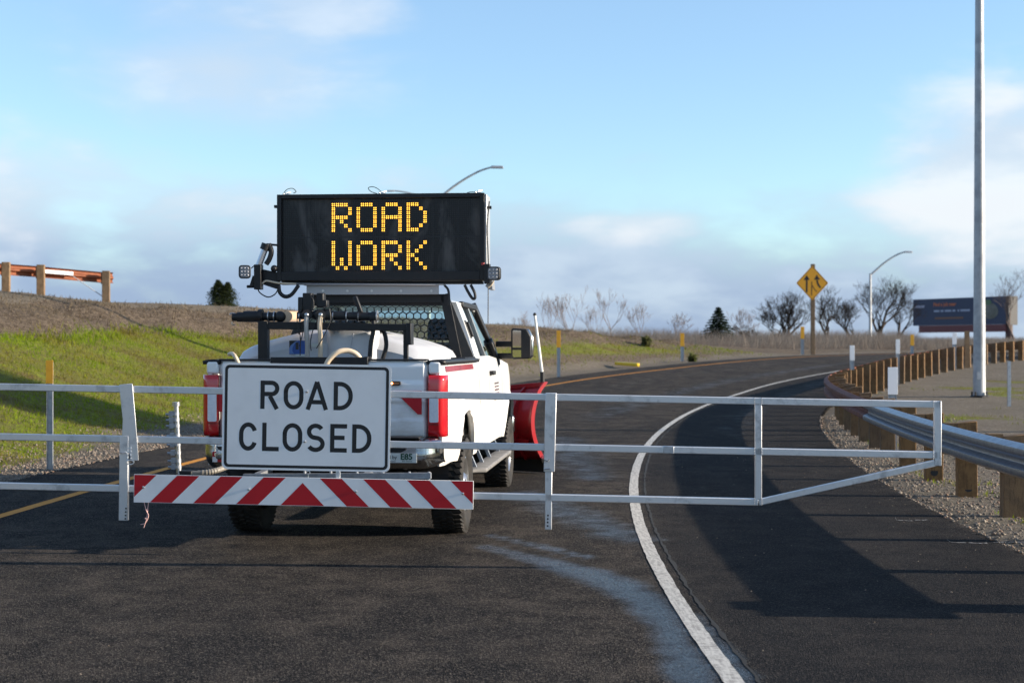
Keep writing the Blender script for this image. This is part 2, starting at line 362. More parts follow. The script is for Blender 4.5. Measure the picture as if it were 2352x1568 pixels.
# --- asphalt
Rr = np.linspace(RE0, RE1, 91)
Sr = np.concatenate([np.arange(-90, -18, 3), np.arange(-18, 46, .16), np.arange(46, 150, .8)])
S2, R2 = np.meshgrid(Sr, Rr, indexing='ij')
edge = .035*vnoise(S2, R2*0, .35, 31)+.05*vnoise(S2, R2*0, 1.3, 32)
R2 = np.maximum(R2, re0(S2)+np.abs(edge))-np.where(R2 > RE1-.01, edge, 0)
rx, ry = XY(R2, S2); rz = groad(R2, S2)
wet = np.zeros_like(rx)
def streak(pts, ws, amp):
    global wet
    best = np.zeros_like(rx)
    for (a, wa), (b, wb) in zip(zip(pts[:-1], ws[:-1]), zip(pts[1:], ws[1:])):
        dx, dy = b[0]-a[0], b[1]-a[1]; t = np.clip(((rx-a[0])*dx+(ry-a[1])*dy)/(dx*dx+dy*dy), 0, 1)
        d = np.hypot(rx-a[0]-t*dx, ry-a[1]-t*dy)/(wa+(wb-wa)*t)
        best = np.maximum(best, np.exp(-d*d))
    wet = np.maximum(wet, best*amp)
streak([(-.25, 12.2), (.24, 11.3), (.62, 10.5), (.84, 9.6), (.90, 8.6), (.88, 7.6), (.86, 6.6), (.88, 4)], [.10, .22, .28, .24, .16, .17, .20, .22], 1.0)
streak([(-.2, 12.9), (.2, 12.2), (.6, 11.5)], [.1, .15, .12], .9)
streak([(1.16, 9.2), (1.15, 7.8), (1.2, 6)], [.05, .09, .09], .85)
streak([(.1, 16.5), (.55, 14.6), (1.0, 12.6)], [.35, .55, .4], .72)
streak([(.9, 25), (.9, 21), (1.0, 18)], [.5, .7, .5], .62)
for (Rc, w_, a_) in ((99.6, .85, .52), (101.9, .8, .38)):
    wet = np.maximum(wet, np.exp(-((R2-Rc)/w_)**2)*a_*sstep(S2, 13, 24)*(1-.6*sstep(S2, 48, 70)))
wet = np.maximum(wet, .45*np.exp(-((R2-96.7)/.7)**2)*sstep(S2, 10, 20))
V = np.stack([rx, ry, rz], -1)
ns, nr2 = rx.shape
sk = V.copy(); sk0 = sk[:, 0].copy(); sk1 = sk[:, -1].copy(); sk0[:, 2] -= .12; sk1[:, 2] -= .12
Vf = np.concatenate([V.reshape(-1, 3), sk0, sk1]); base = ns*nr2
ii, jj = np.meshgrid(np.arange(ns-1), np.arange(nr2-1), indexing='ij')
Fq = np.stack([ii*nr2+jj, (ii+1)*nr2+jj, (ii+1)*nr2+jj+1, ii*nr2+jj+1], -1).reshape(-1, 4)[:, ::-1]
i1 = np.arange(ns-1)
Fs = np.concatenate([np.stack([base+i1, i1*nr2, (i1+1)*nr2, base+i1+1], -1),
                     np.stack([base+ns+i1+1, (i1+1)*nr2+nr2-1, i1*nr2+nr2-1, base+ns+i1], -1)])
m = bpy.data.materials.new('asphalt'); m.use_nodes = True; T = NT(m.node_tree)
oc = T.n('ShaderNodeTexCoord').outputs['Object']
st = T.n('ShaderNodeMapping', {0: oc, 3: (1.6, .45, 1)}).outputs[0]
nL = T.noise(T.n('ShaderNodeMapping', {0: oc, 3: (1.2, .5, 1)}).outputs[0], .9, 6, .66, .4); nM = T.noise(oc, 2.6, 9, .72); nF = T.noise(oc, 120, 3, .7); vo = T.n('ShaderNodeTexVoronoi', {'Vector': oc, 'Scale': 120.0})
vcol = T.n('ShaderNodeSeparateColor', {0: vo.outputs['Color']}).outputs[0]
dry = T.mix(T.mapr(nM, .38, .62), (.024, .0225, .022), (.066, .056, .048))
dry = T.mix(T.math('MULTIPLY', T.mapr(nL, .44, .60), .75), dry, (.021, .0205, .021))
dry = T.mix(T.math('MULTIPLY', T.mapr(vcol, .70, .97), .6), dry, (.21, .18, .15)); dry = T.mix(T.math('MULTIPLY', T.mapr(vcol, .30, .05), .6), dry, (.012, .011, .011))
wetm = T.mapr(T.math('ADD', T.attr('wet'), T.math('ADD', T.math('MULTIPLY', T.math('SUBTRACT', nM, .5), 1.0), T.math('MULTIPLY', T.math('SUBTRACT', nF, .5), .6))), .38, 1.02)
wetm = T.math('MULTIPLY', wetm, T.mapr(T.math('ADD', vcol, T.math('MULTIPLY', T.math('SUBTRACT', nF, .5), 1.2)), .10, .62, .35, 1.0))
shl = T.attr('shoulder')
dry = T.mix(T.math('MULTIPLY', shl, .6), dry, (.020, .020, .022))
col = T.mix(T.math('MULTIPLY', wetm, .85), dry, (.009, .010, .013))
rg = T.math('SUBTRACT', T.math('ADD', .80, T.math('MULTIPLY', T.math('SUBTRACT', nM, .5), -.25)), T.math('MULTIPLY', wetm, .58))
bh = T.math('ADD', T.math('MULTIPLY', vo.outputs['Distance'], 1.0), T.math('MULTIPLY', nF, .8))
bmp = T.n('ShaderNodeBump', {'Strength': T.math('SUBTRACT', 1.0, T.math('MULTIPLY', wetm, .48)), 'Distance': .011, 'Height': bh})
pb = T.n('ShaderNodeBsdfPrincipled', {'Base Color': col, 'Roughness': rg, 'Specular IOR Level': T.math('ADD', .03, T.math('MULTIPLY', wetm, .97)), 'Specular Tint': (.52, .76, 1.0, 1), 'Normal': bmp.outputs[0]})  # blue specular tint paints a bluer sky sheen onto the wet asphalt
T.n('ShaderNodeOutputMaterial', {0: pb.outputs[0]})
shf = (1-sstep(R2, 97.7, 98.0))
road = mesh_np('road', Vf, np.concatenate([Fq, Fs]), m, {'wet': np.concatenate([wet.ravel(), wet[:, 0], wet[:, -1]]), 'shoulder': np.concatenate([shf.ravel(), shf[:, 0], shf[:, -1]])}, smooth=True)
road['kind'] = 'structure'
# --- painted lines
def line_mat(name, c1, c2, lo=.46, hi=.66):
    m = bpy.data.materials.new(name); m.use_nodes = True; T = NT(m.node_tree); oc = T.n('ShaderNodeTexCoord').outputs['Object']
    n1 = T.noise(oc, 26, 6, .7); n2 = T.noise(T.n('ShaderNodeMapping', {0: oc, 3: (6, .6, 1)}).outputs[0], 9, 5, .65)
    f = T.math('ADD', T.math('MULTIPLY', n1, .5), T.math('MULTIPLY', n2, .5))
    b = T.n('ShaderNodeBump', {'Strength': .5, 'Distance': .004, 'Height': T.noise(oc, 150, 2)})
    pb = T.n('ShaderNodeBsdfPrincipled', {'Base Color': T.mix(T.mapr(f, lo, hi), c1, c2), 'Roughness': .7, 'Specular IOR Level': .3, 'Normal': b.outputs[0]})
    T.n('ShaderNodeOutputMaterial', {0: pb.outputs[0]}); return m
def ribbon(name, R0, wd, s0, s1, m, lift=.004, jag=.004, ds=.12):
    s = np.arange(s0, s1, ds); j = jag*vnoise(s, s*0, .12, 41)*2; j2 = jag*vnoise(s, s*0, .1, 42)*2; Vs = []
    for k, R in enumerate((R0-wd/2+j, R0+wd/2+j2)):
        X, Y = XY(R, s); Vs.append(np.stack([X, Y, groad(R, s)+lift], -1))
    n = len(s); i = np.arange(n-1)
    o = mesh_np(name, np.concatenate(Vs), np.stack([i, n+i, n+i+1, i+1], -1)[:, ::-1], m, smooth=True); o['kind'] = 'structure'; return o
ribbon('edge_line', RW, .102, -18, 150, line_mat('white_line_paint', (.56, .535, .48), (.30, .28, .25), .43, .60))
ribbon('yellow_line', RY, .13, -18, 150, line_mat('yellow_line_paint', (.60, .24, .014), (.40, .16, .014)))
ribbon('pavement_joint', RW-.125, .022, -18, 40, mat('joint_sealant', (.008, .008, .008), .9), .003, .012, .06)
# chalk survey marks on the shoulder
mc = MB()
for (x0, x1, y, dy) in ((2056, 2132, 1196, 3), (2176, 2352, 1246, 4)):
    pts = []
    for i in range(26):
        t = i/25; xx = x0+(x1-x0)*t; yy = y+dy*.5*math.sin(t*5)+.5*math.sin(t*17)-dy*(.5-t)*.8
        if i == 0: yy -= 5
        Yd = F*CAMH/(yy-800); pts.append((P(xx, yy, Yd), Yd))
    for i in range(25):
        if i in (6, 13, 14, 19): continue
        (a, Ya), (b, Yb) = pts[i], pts[i+1]; wd = .008+.010*abs(math.sin(i*1.7)); zr = lambda x, y: float(groad(*RS(np.float64(x), np.float64(y))))+.004
        mc.add([(x_, y_, zr(x_, y_)) for x_, y_ in ((a.x, a.y-wd), (b.x, b.y-wd), (b.x, b.y+wd), (a.x, a.y+wd))], [(0, 1, 2, 3)])
tag(mc.build('chalk_mark', mat('chalk', (.30, .29, .285), .9, noise=(25, 1, (.05, .05, .05)))), kind='structure')
# --- loose gravel, grass
def stones(n, rfn, sfn, smin, smax, seed):
    r = np.random.RandomState(seed); R = rfn(r, n); s = sfn(r, n); R = R+np.where(R < 97, .35*gbump(s), 0); X, Y = XY(R, s); Z = gz(X, Y)
    Z = np.where((R > re0(s)) & (R < RE1), groad(R, s), Z)
    sz = smin+(smax-smin)*r.rand(n)**2.2
    oct_ = np.array([(1, 0, 0), (-1, 0, 0), (0, 1, 0), (0, -1, 0), (0, 0, 1), (0, 0, -1)], float)
    fo = np.array([(0, 2, 4), (2, 1, 4), (1, 3, 4), (3, 0, 4), (2, 0, 5), (1, 2, 5), (3, 1, 5), (0, 3, 5)])
    rot = r.rand(n)*6.28; V = oct_[None]*(.65+.7*r.rand(n, 6, 1)); V = V*np.stack([np.ones(n), .55+.5*r.rand(n), .45+.4*r.rand(n)], -1)[:, None]*sz[:, None, None]
    c, s_ = np.cos(rot)[:, None], np.sin(rot)[:, None]
    V = np.stack([V[..., 0]*c-V[..., 1]*s_, V[..., 0]*s_+V[..., 1]*c, V[..., 2]], -1)+np.stack([X, Y, Z+sz*.15], -1)[:, None]
    return V.reshape(-1, 3), (fo[None]+6*np.arange(n)[:, None, None]).reshape(-1, 3)
m = bpy.data.materials.new('gravel_stone'); m.use_nodes = True; T = NT(m.node_tree); oc = T.n('ShaderNodeTexCoord').outputs['Object']
vc = T.n('ShaderNodeSeparateColor', {0: T.n('ShaderNodeTexVoronoi', {'Vector': oc, 'Scale': 31.0}).outputs['Color']}).outputs
gcol = T.mix(vc[0], (.075, .062, .05), (.27, .225, .18)); gcol = T.mix(T.mapr(vc[1], .75, .9), gcol, (.20, .125, .085))
T.n('ShaderNodeOutputMaterial', {0: T.n('ShaderNodeBsdfPrincipled', {'Base Color': gcol, 'Roughness': .85}).outputs[0]})
parts = [stones(13000, lambda r, n: RE1-.06+2.2*r.rand(n)**1.3, lambda r, n: 7+26*r.rand(n)**1.2, .008, .032, 51),
         stones(11000, lambda r, n: RE0+.06-2.6*r.rand(n)**1.4, lambda r, n: 1+22*r.rand(n)**1.2, .007, .028, 52),
         stones(500, lambda r, n: RE0+3.0*r.rand(n)**2, lambda r, n: -2+22*r.rand(n), .003, .010, 53),
         stones(420, lambda r, n: RW+7*r.rand(n), lambda r, n: -4+24*r.rand(n), .003, .007, 54)]
VV, FF, b = [], [], 0
for v_, f_ in parts: VV.append(v_); FF.append(f_+b); b += len(v_)
tag(mesh_np('gravel', np.concatenate(VV), np.concatenate(FF), m), kind='stuff')
def blades(n, seed, pick, h0, h1, wd):
    r = np.random.RandomState(seed); R, s = pick(r, n); X, Y = XY(R, s); Z = gz(X, Y)-.01
    h = h0+(h1-h0)*r.rand(n)**2; a = r.rand(n)*6.28; l = h*(.2+.5*r.rand(n)); b = r.rand(n)*6.28
    p = np.stack([X, Y, Z], -1); d = np.stack([np.cos(a), np.sin(a), 0*a], -1)*(wd*(.6+.8*r.rand(n)))[:, None]
    t = p+np.stack([np.cos(b)*l, np.sin(b)*l, h], -1)
    V = np.stack([p-d, p+d, t], 1).reshape(-1, 3)
    return V, np.arange(3*n).reshape(-1, 3)
def grassmat(name, c1, c2, c3, streak=False):
    m = bpy.data.materials.new(name); m.use_nodes = True; T = NT(m.node_tree); oc = T.n('ShaderNodeTexCoord').outputs['Object']
    c = T.mix(T.mapr(T.noise(oc, .8, 4), .38, .62), c1, c2); c = T.mix(T.mapr(T.noise(oc, 11, 3), .52, .66), c, c3)
    if streak:
        ns = T.noise(T.n('ShaderNodeMapping', {0: oc, 3: (.25, .9, 1.6)}).outputs[0], 1.3, 5, .62); c = T.mix(T.math('MULTIPLY', T.mapr(ns, .49, .63), .5), c, (.115, .082, .034))
    d = T.n('ShaderNodeBsdfDiffuse', {0: c}); t = T.n('ShaderNodeBsdfTranslucent', {0: c})
    T.n('ShaderNodeOutputMaterial', {0: T.n('ShaderNodeMixShader', {0: .4, 1: d.outputs[0], 2: t.outputs[0]}).outputs[0]}); return m
def pick_grass(r, n):
    s = 6+34*r.rand(n); lo = np.interp(s, [0, 10, 17, 28, 40, 60], [1.0, 1.1, 1.6, 2.6, 2.2, 2.6]); hi = ucrest(s)*.62
    return RE1+lo+(hi-lo)*r.rand(n)+.25*r.randn(n), s
def pick_tall(r, n):                  # the taller fringe under the bare bank
    s = 8+32*r.rand(n); return RE1+ucrest(s)*(.615+.022*r.randn(n)), s
def pick_strip(r, n):
    s = 33+30*r.rand(n); return RE1+ucrest(s)*(.48+.12*r.randn(n)), s
def pick_right(r, n):
    s = 3+34*r.rand(n); R = re0(s)-.5-7*r.rand(n)**1.5; X, Y = XY(R, s); k = vnoise(X, Y, 2.2, 21)+.6*vnoise(X, Y, .7, 22) > .10
    return R[k], s[k]
def npick(f):                         # variable-length picks
    def g(r, n):
        R, s = f(r, n); return R, s
    return g
VV, FF, b = [], [], 0
r0 = np.random.RandomState(5); Rk, sk_ = pick_right(r0, 18000)
for args in ((70000, 61, pick_grass, .03, .11, .009), (7000, 62, pick_tall, .06, .24, .010), (5000, 63, pick_strip, .04, .16, .014), (len(Rk), 64, lambda r, n: (Rk, sk_), .02, .08, .008)):
    v_, f_ = blades(*args); VV.append(v_); FF.append(f_+b); b += len(v_)
tag(mesh_np('grass', np.concatenate(VV), np.concatenate(FF), grassmat('grass_blade', (.155, .235, .010), (.195, .175, .028), (.265, .32, .020), True)), kind='stuff')
def pick_weed(r, n):
    s = 8+55*r.rand(n); return RE1+ucrest(s)*(.82+.10*r.randn(n)), s
v_, f_ = blades(22000, 65, pick_weed, .03, .15, .012)
tag(mesh_np('dry_weeds', v_, f_, grassmat('dry_stalk', (.19, .15, .10), (.11, .082, .055), (.30, .245, .17))), kind='stuff')
def rrect(hw, hh, r, n=7):
    out = []
    for cx_, cy_, a in ((hw-r, hh-r, 0), (-hw+r, hh-r, 90), (-hw+r, -hh+r, 180), (hw-r, -hh+r, 270)):
        for i in range(n): t = math.radians(a+90*i/(n-1)); out.append((cx_+r*math.cos(t), cy_+r*math.sin(t)))
    return out
# ------------------------------------------------------------------ guardrails
WB = [(0, .155), (-.012, .150), (-.078, .118), (-.082, .088), (-.078, .060), (-.006, .022), (-.002, 0), (-.006, -.022), (-.078, -.060), (-.082, -.088), (-.078, -.118), (-.012, -.150), (0, -.155)]
def sweep(path, prof, th=.006):      # path: (pos, side, up); profile offsets along side/up, given thickness
    mb = MB(); k = len(prof); full = list(prof)+[(a+th, b) for a, b in reversed(prof)]; n = len(full)
    vs_ = [p+sd*a+up*b for p, sd, up in path for a, b in full]
    fs = [(i*n+j, (i+1)*n+j, (i+1)*n+(j+1) % n, i*n+(j+1) % n) for i in range(len(path)-1) for j in range(n)]
    fs += [tuple(range(n)), tuple((len(path)-1)*n+j for j in range(n-1, -1, -1))]
    return mb.add(vs_, fs)
UP = Vector((0, 0, 1))
def arc_path(R, s0, s1, ds, h):      # side points away from the road
    out = []
    for s in np.arange(s0, s1+ds/2, ds):
        x, y = XY(R+float(gbump(s)), s); a = s/100; out.append((Vector((x, y, float(groad(R, s))+h)), Vector((math.cos(a), -math.sin(a), 0)), UP))
    return out
gr = thing('guardrail', 'long curved guardrail on timber posts along the right shoulder, rusty far and silver near', 'guardrail', (*XY(RG, 14), 0))
RAILH = .62; RF = RG+.24
sweep(arc_path(RF, 12.9, 74, .9, RAILH), WB).build('rail', M['rust'], gr, smooth=40)['label'] = 'rusty brown beam of the far guardrail curve'
sweep(arc_path(RF+.012, .3, 13.3, .42, RAILH), WB).build('rail', M['rail'], gr, smooth=40)['label'] = 'silver galvanised beam nearest the camera'
def post_mesh(s, mb, w=.20, d=.15, top=.80, R=RG):
    x, y = XY(R+float(gbump(s)), s); z = float(groad(R, s)); a = s/100; side = Vector((math.cos(a), -math.sin(a), 0)); fw = Vector((math.sin(a), math.cos(a), 0)); c = Vector((x, y, z))
    q = [(-1, -1), (1, -1), (1, 1), (-1, 1)]; jt = random.uniform(-.03, .03); ln = side*random.uniform(-.012, .012)+fw*random.uniform(-.018, .018)
    mb.hexa([c+side*i*w/2+fw*j*d/2-UP*.35 for i, j in q], [c+ln+side*i*w/2+fw*j*d/2+UP*(top+jt+.012*i) for i, j in q])
    return c, side, fw
sl_ = [1.75+1.905*k for k in range(7)]
while sl_[-1] < 71: sl_.append(sl_[-1]+1.42)
for k, s in enumerate(sl_):
    mb = MB(); c, side, fw = post_mesh(s, mb); pst = mb.build('post', M['wood'], gr, bevel=.006, seg=1)
    mb = MB(); q = [(-1, -1), (1, -1), (1, 1), (-1, 1)]
    o0 = c-side*.168
    mb.hexa([o0+side*i*.066+fw*j*.070+UP*(RAILH-.17) for i, j in q], [o0+side*i*.066+fw*j*.070+UP*(RAILH+.165) for i, j in q])
    mb.build('block', M['wood'], pst)
    if k < 5:
        hb = MB(); hb.lathe(c-fw*.0805+UP*.10, fw, [(.045, 0), (.045, .007)], 14); hb.build('hole', M['signblack'], pst)
ts = MB(); p0 = arc_path(RF+.012, -.25, .3, .55, RAILH); ts.hexa([p0[0][0]+UP*(-.155)-p0[0][1]*.08, p0[1][0]+UP*(-.155)-p0[1][1]*.08, p0[1][0]+UP*(-.155), p0[0][0]+UP*(-.155)], [p0[0][0]+UP*.155-p0[0][1]*.08, p0[1][0]+UP*.155-p0[1][1]*.08, p0[1][0]+UP*.155, p0[0][0]+UP*.155]); ts.build('end_terminal', M['galv'], gr)
mb = MB(); post_mesh(.15, mb, .24, .30, .84, RG+.16); mb.build('end_post', M['wood'], gr, bevel=.006, seg=1)
# upper guardrail on the embankment, seen from behind
pa = Vector((-11.62, 43, 0)); dr = Vector((-.79, -.61, 0)).normalized(); nrm = Vector((dr.y, -dr.x, 0))
if nrm.y < 0: nrm = -nrm
pa.z = ground_at(pa.x, pa.y)
gu = thing('guardrail', 'short rusty guardrail on three pale timber posts atop the left embankment', 'guardrail', pa)
offs = [0, 1.9, 2.87, 4.6, 6.5]; tops = []
for o_ in offs:
    c = pa+dr*o_; zt = 1.6+(800-{0: 622, 1.9: 608, 2.87: 602, 4.6: 588, 6.5: 574}[o_])*c.y/F; tops.append(zt)
    mb = MB(); q = [(-1, -1), (1, -1), (1, 1), (-1, 1)]; b = Vector((c.x, c.y, ground_at(c.x, c.y)-.4)); t_ = Vector((c.x, c.y, zt))
    fx = Vector((1, .1, 0)).normalized(); fy = Vector((-.1, 1, 0))
    mb.hexa([b+fx*i*.105+fy*j*.08 for i, j in q], [t_+fx*i*.105+fy*j*.08 for i, j in q]); mb.build('post', M['woodpale'], gu, bevel=.008, seg=1)
    mb = MB(); cc = t_+nrm*.15-UP*.2; mb.hexa([cc+dr*i*.07+nrm*j*.06-UP*.17 for i, j in q], [cc+dr*i*.07+nrm*j*.06+UP*.16 for i, j in q]); mb.build('block', M['wood'], gu)
pth = []
for o_ in [-.35]+offs:
    zt = float(np.interp(o_, offs, tops)); c = pa+dr*o_; pth.append((Vector((c.x, c.y, zt-.18))+nrm*.30, nrm, UP))
sweep(pth, [(-a, b) for a, b in WB]).build('rail', M['rust2'], gu, smooth=40)
an = MB(); c1 = pa+dr*1.75; z1 = float(np.interp(1.75, offs, tops)); an.bar(Vector((c1.x, c1.y, z1-.16))+nrm*.2, Vector((c1.x, c1.y, z1-.20))+nrm*.2-dr*.85, .05, .10); an.build('anchor_bracket', M['refwhite'], gu)
an = MB(); an.tube([Vector((c1.x, c1.y, z1-.24))+nrm*.2-dr*.8, Vector((pa.x, pa.y, pa.z+.12))+nrm*.1], .012, 6); an.build('anchor_cable', M['galv'], gu)
# ------------------------------------------------------------------ delineator posts
def delineator(x, ytop, Y, pw, ph, pm, label, group, pole=M['galv'], R=None):
    top = P(x, ytop, Y); z = ground_at(top.x, top.y)
    if RE0 < RS(top.x, top.y)[0] < RE1: z = float(groad(*RS(top.x, top.y)))
    d = thing('delineator', label, 'delineator', (top.x, top.y, z), 0, group)
    mb = MB(); w_ = pw*.42
    for xa, xb, ya, yb in ((-w_, w_, 0, .006), (-w_, -w_+.006, -.025, 0), (w_-.006, w_, -.025, 0)):
        mb.bx(top.x+xa, top.x+xb, top.y+.012+ya, top.y+.012+yb, z-.3, top.z-.02)
    mb.build('pole', pole, d)
    mb = MB(); mb.bx(top.x-pw/2, top.x+pw/2, top.y-.018, top.y-.014, top.z-ph, top.z); mb.build('reflector', pm, d, bevel=.002, seg=1)
    return d
GL, GRr = 'yellow topped delineators along the left edge', 'white topped delineators along the right guardrail'
delineator(114.5, 827, 19.4, .094, .30, M['yellow'], 'nearest yellow topped marker post, on the gravel at far left behind the gate', GL)
delineator(1283, 759, 49, .13, .55, M['yellow'], 'yellow topped marker post just right of the truck mirror', GL)
delineator(1567, 765, 63, .17, .55, M['yellow'], 'yellow topped marker post beside the far left road edge, left of the conifer', GL)
delineator(1843, 750, 75, .19, .60, M['yellow'], 'small far yellow topped marker post left of the diamond sign', GL)
delineator(2050, 843, 22, .145, .40, M['refwhite'], 'largest white topped marker post in front of the guardrail curve', GRr)
delineator(1957, 793, 36, .115, .36, M['refwhite'], 'white topped marker post at the left tip of the guardrail curve', GRr)
delineator(2062, 779, 43.6, .12, .42, M['refwhite'], 'white topped marker post behind the guardrail, right of the far lamp', GRr)
delineator(2192, 764, 54.2, .16, .42, M['refwhite'], 'white topped marker post under the billboard behind the guardrail', GRr)
delineator(2095, 768, 60.5, .15, .45, M['yellow'], 'tiny yellow topped marker post under the left end of the billboard', GL)
for (x, yt, Y, h, lab) in ((2318, 829, 34.0, None, 'thin bare grey steel post standing in the right gravel field'), (2221, 760, 55.0, None, 'pale slim post rising above the guardrail left of the tall lamp pole')):
    t_ = P(x, yt, Y); z = ground_at(t_.x, t_.y); mb = MB(); wd = .035 if Y < 40 else .09
    mb.bx(-wd, wd, -.02, -.012, -.3, t_.z-z); mb.bx(-wd, -wd+.008, -.012, .03, -.3, t_.z-z); mb.bx(wd-.008, wd, -.012, .03, -.3, t_.z-z)
    o = mb.build('steel_post', M['galv'] if Y < 40 else M['woodpale']); o.location = (t_.x, t_.y, z); tag(o, lab, 'post')
# ------------------------------------------------------------------ lamp poles
def lamp(x, ybase, Y, ytop, tip, rb, rt, lab, zb=None, mat_=None):
    b = P(x, ybase, Y); zb = ground_at(b.x, b.y) if zb is None else zb
    top = P(x, ytop, Y); L = thing('street_lamp', lab, 'street lamp', (b.x, b.y, zb), 0, 'tall steel street lamps')
    mt = mat_ or M['galv_pole']
    mb = MB(); mb.lathe((b.x, b.y, zb), UP, [(rb, .02), (rt, top.z-zb)], 24); mb.build('pole', mt, L, smooth=50)
    mb = MB(); mb.lathe((b.x, b.y, zb), UP, [(rb*1.55, -.3), (rb*1.55, .03), (rb*1.2, .05)], 8)
    for k in range(4):
        a = PI/4+k*PI/2; mb.cyl((b.x+rb*1.3*math.cos(a), b.y+rb*1.3*math.sin(a), zb+.03), (b.x+rb*1.3*math.cos(a), b.y+rb*1.3*math.sin(a), zb+.14), .022, 8)
    mb.build('base_plate', M['blackmetal'], L, smooth=30)
    if rb > .15: mb = MB(); mb.prism(rrect(.06, .10, .02, 4), lambda u, v, d_: (b.x-.05+u, b.y-rb*.93-d_, zb+.55+v), 0, .02); mb.build('hand_hole_cover', M['galv'], L)
    e = P(*tip, Y); sg = 1 if e.x > top.x else -1; dx = abs(e.x-top.x); dz = e.z-top.z+.15
    pts = bez([(top.x, top.y, top.z-.15), (top.x+sg*dx*.35, top.y, top.z-.15+dz*.52), (top.x+sg*dx*.66, top.y, top.z-.15+dz*.86), (e.x-sg*dx*.12, e.y, e.z)], 6)
    mb = MB(); mb.tube(pts, [rt*.95-(rt*.35)*i/(len(pts)-1) for i in range(len(pts))], 10); mb.build('arm', mt, L, smooth=60)
    mb = MB(); hx = e.x-sg*dx*.14
    mb.hexa([(hx, e.y-.15, e.z-.10), (hx+sg*.75, e.y-.17, e.z-.11), (hx+sg*.75, e.y+.17, e.z-.11), (hx, e.y+.15, e.z-.10)], [(hx, e.y-.08, e.z+.06), (hx+sg*.7, e.y-.1, e.z+.05), (hx+sg*.7, e.y+.1, e.z+.05), (hx, e.y+.08, e.z+.06)])
    mb.build('lamp_head', M['galv_pole'], L, bevel=.03)
    return L
lamp(2249.5, 911, 38, -330, (2560, -420), .155, .085, 'nearest thick steel lamp pole standing in the right gravel field, its top out of view')
lamp(1999, 815, 140, 628, (2090, 578), .15, .10, 'far slim street lamp with its arm curving right, beside the diamond sign')
lamp(985, 815, 92, 470, (1152, 383), .12, .085, 'street lamp behind the truck with its arm rising over the message board')
lamp(985, 815, 150, 452, (893, 438), .14, .10, 'farthest street lamp behind the truck, short arm pointing left')
# ------------------------------------------------------------------ merge sign
sg = P(1865.5, 650, 74); zb = ground_at(sg.x+.05, sg.y)
ms = thing('warning_sign', 'yellow diamond merge sign with two black arrows on a timber post', 'road sign', (sg.x, sg.y, zb))
mb = MB(); mb.bx(sg.x-.045, sg.x+.15, sg.y+.02, sg.y+.19, zb-.4, sg.z+.94); mb.build('post', M['woodpale'], ms, bevel=.01, seg=1)
hw, hh, th_ = .80, .86, .10          # face turned a little to the right
def sp(u, v, d=0): return Vector((sg.x+u, sg.y-.012-d, sg.z+v))
def rdiamond(hw, hh, r=.07):
    pts = []
    for k, (cx_, cy_, a) in enumerate(((hw-r*1.4, 0, 0), (0, hh-r*1.4, 90), (-hw+r*1.4, 0, 180), (0, -hh+r*1.4, 270))):
        for i in range(5):
            t = math.radians(a-45+i*22.5); pts.append((cx_+r*math.cos(t), cy_+r*math.sin(t)))
    return pts
mb = MB(); mb.prism(rdiamond(hw, hh), lambda u, v, d: sp(u, v, d), 0, .006); mb.build('panel', M['signyellow'], ms)
mb = MB(); A, B = rdiamond(hw*.955, hh*.955), rdiamond(hw*.925, hh*.925); n = len(A)
mb.add([sp(*p, .0075) for p in A]+[sp(*p, .0075) for p in B], [(i, (i+1) % n, n+(i+1) % n, n+i) for i in range(n)]); mb.build('border', M['signblack'], ms)
def flat(mb, pts, d, fn): mb.add([fn(u, v, d) for u, v in pts], [tuple(range(len(pts)))])
def strip2d(mb, path, wd, d, fn):
    k = len(path); L, Rr_ = [], []
    for i, p in enumerate(path):
        a = Vector(path[max(i-1, 0)]); b = Vector(path[min(i+1, k-1)]); t = (b-a).normalized(); nx = Vector((-t.y, t.x))
        q = Vector(p); w_ = wd[i] if isinstance(wd, (list, tuple)) else wd
        L.append(q+nx*w_/2); Rr_.append(q-nx*w_/2)
    mb.add([fn(v.x, v.y, d) for v in L]+[fn(v.x, v.y, d) for v in Rr_], [(i, i+1, k+i+1, k+i) for i in range(k-1)])
mb = MB(); k = 1/46.6*.0714*1.431*1.0
def zp(x, y): return ((x-775)*.0011+(-.0), (790-y)*.00137)     # detail-crop pixels -> sign metres
k_ = 1.62/1150
def zp(x, y): return ((x-790)*k_, (800-y)*k_)
strip2d(mb, [zp(598, 1120), zp(598, 690)], .085, .0078, sp); flat(mb, [zp(490, 690), zp(706, 690), zp(598, 520)][::-1], .0079, sp); mb.build('arrow', M['signblack'], ms)
mb = MB(); strip2d(mb, [zp(1085, 960), zp(1020, 890), zp(975, 800), zp(958, 690)], .085, .0078, sp); flat(mb, [zp(850, 680), zp(1066, 680), zp(950, 510)][::-1], .0079, sp); mb.build('arrow', M['signblack'], ms)
mb = MB(); strip2d(mb, [zp(775, 750), zp(772, 880), zp(768, 1230)], .05, .0078, sp); strip2d(mb, [zp(790, 880), zp(850, 990), zp(950, 1100)], .045, .0081, sp); mb.build('lane_line', mat('sign_dark_line', (.16, .07, .01)), ms)
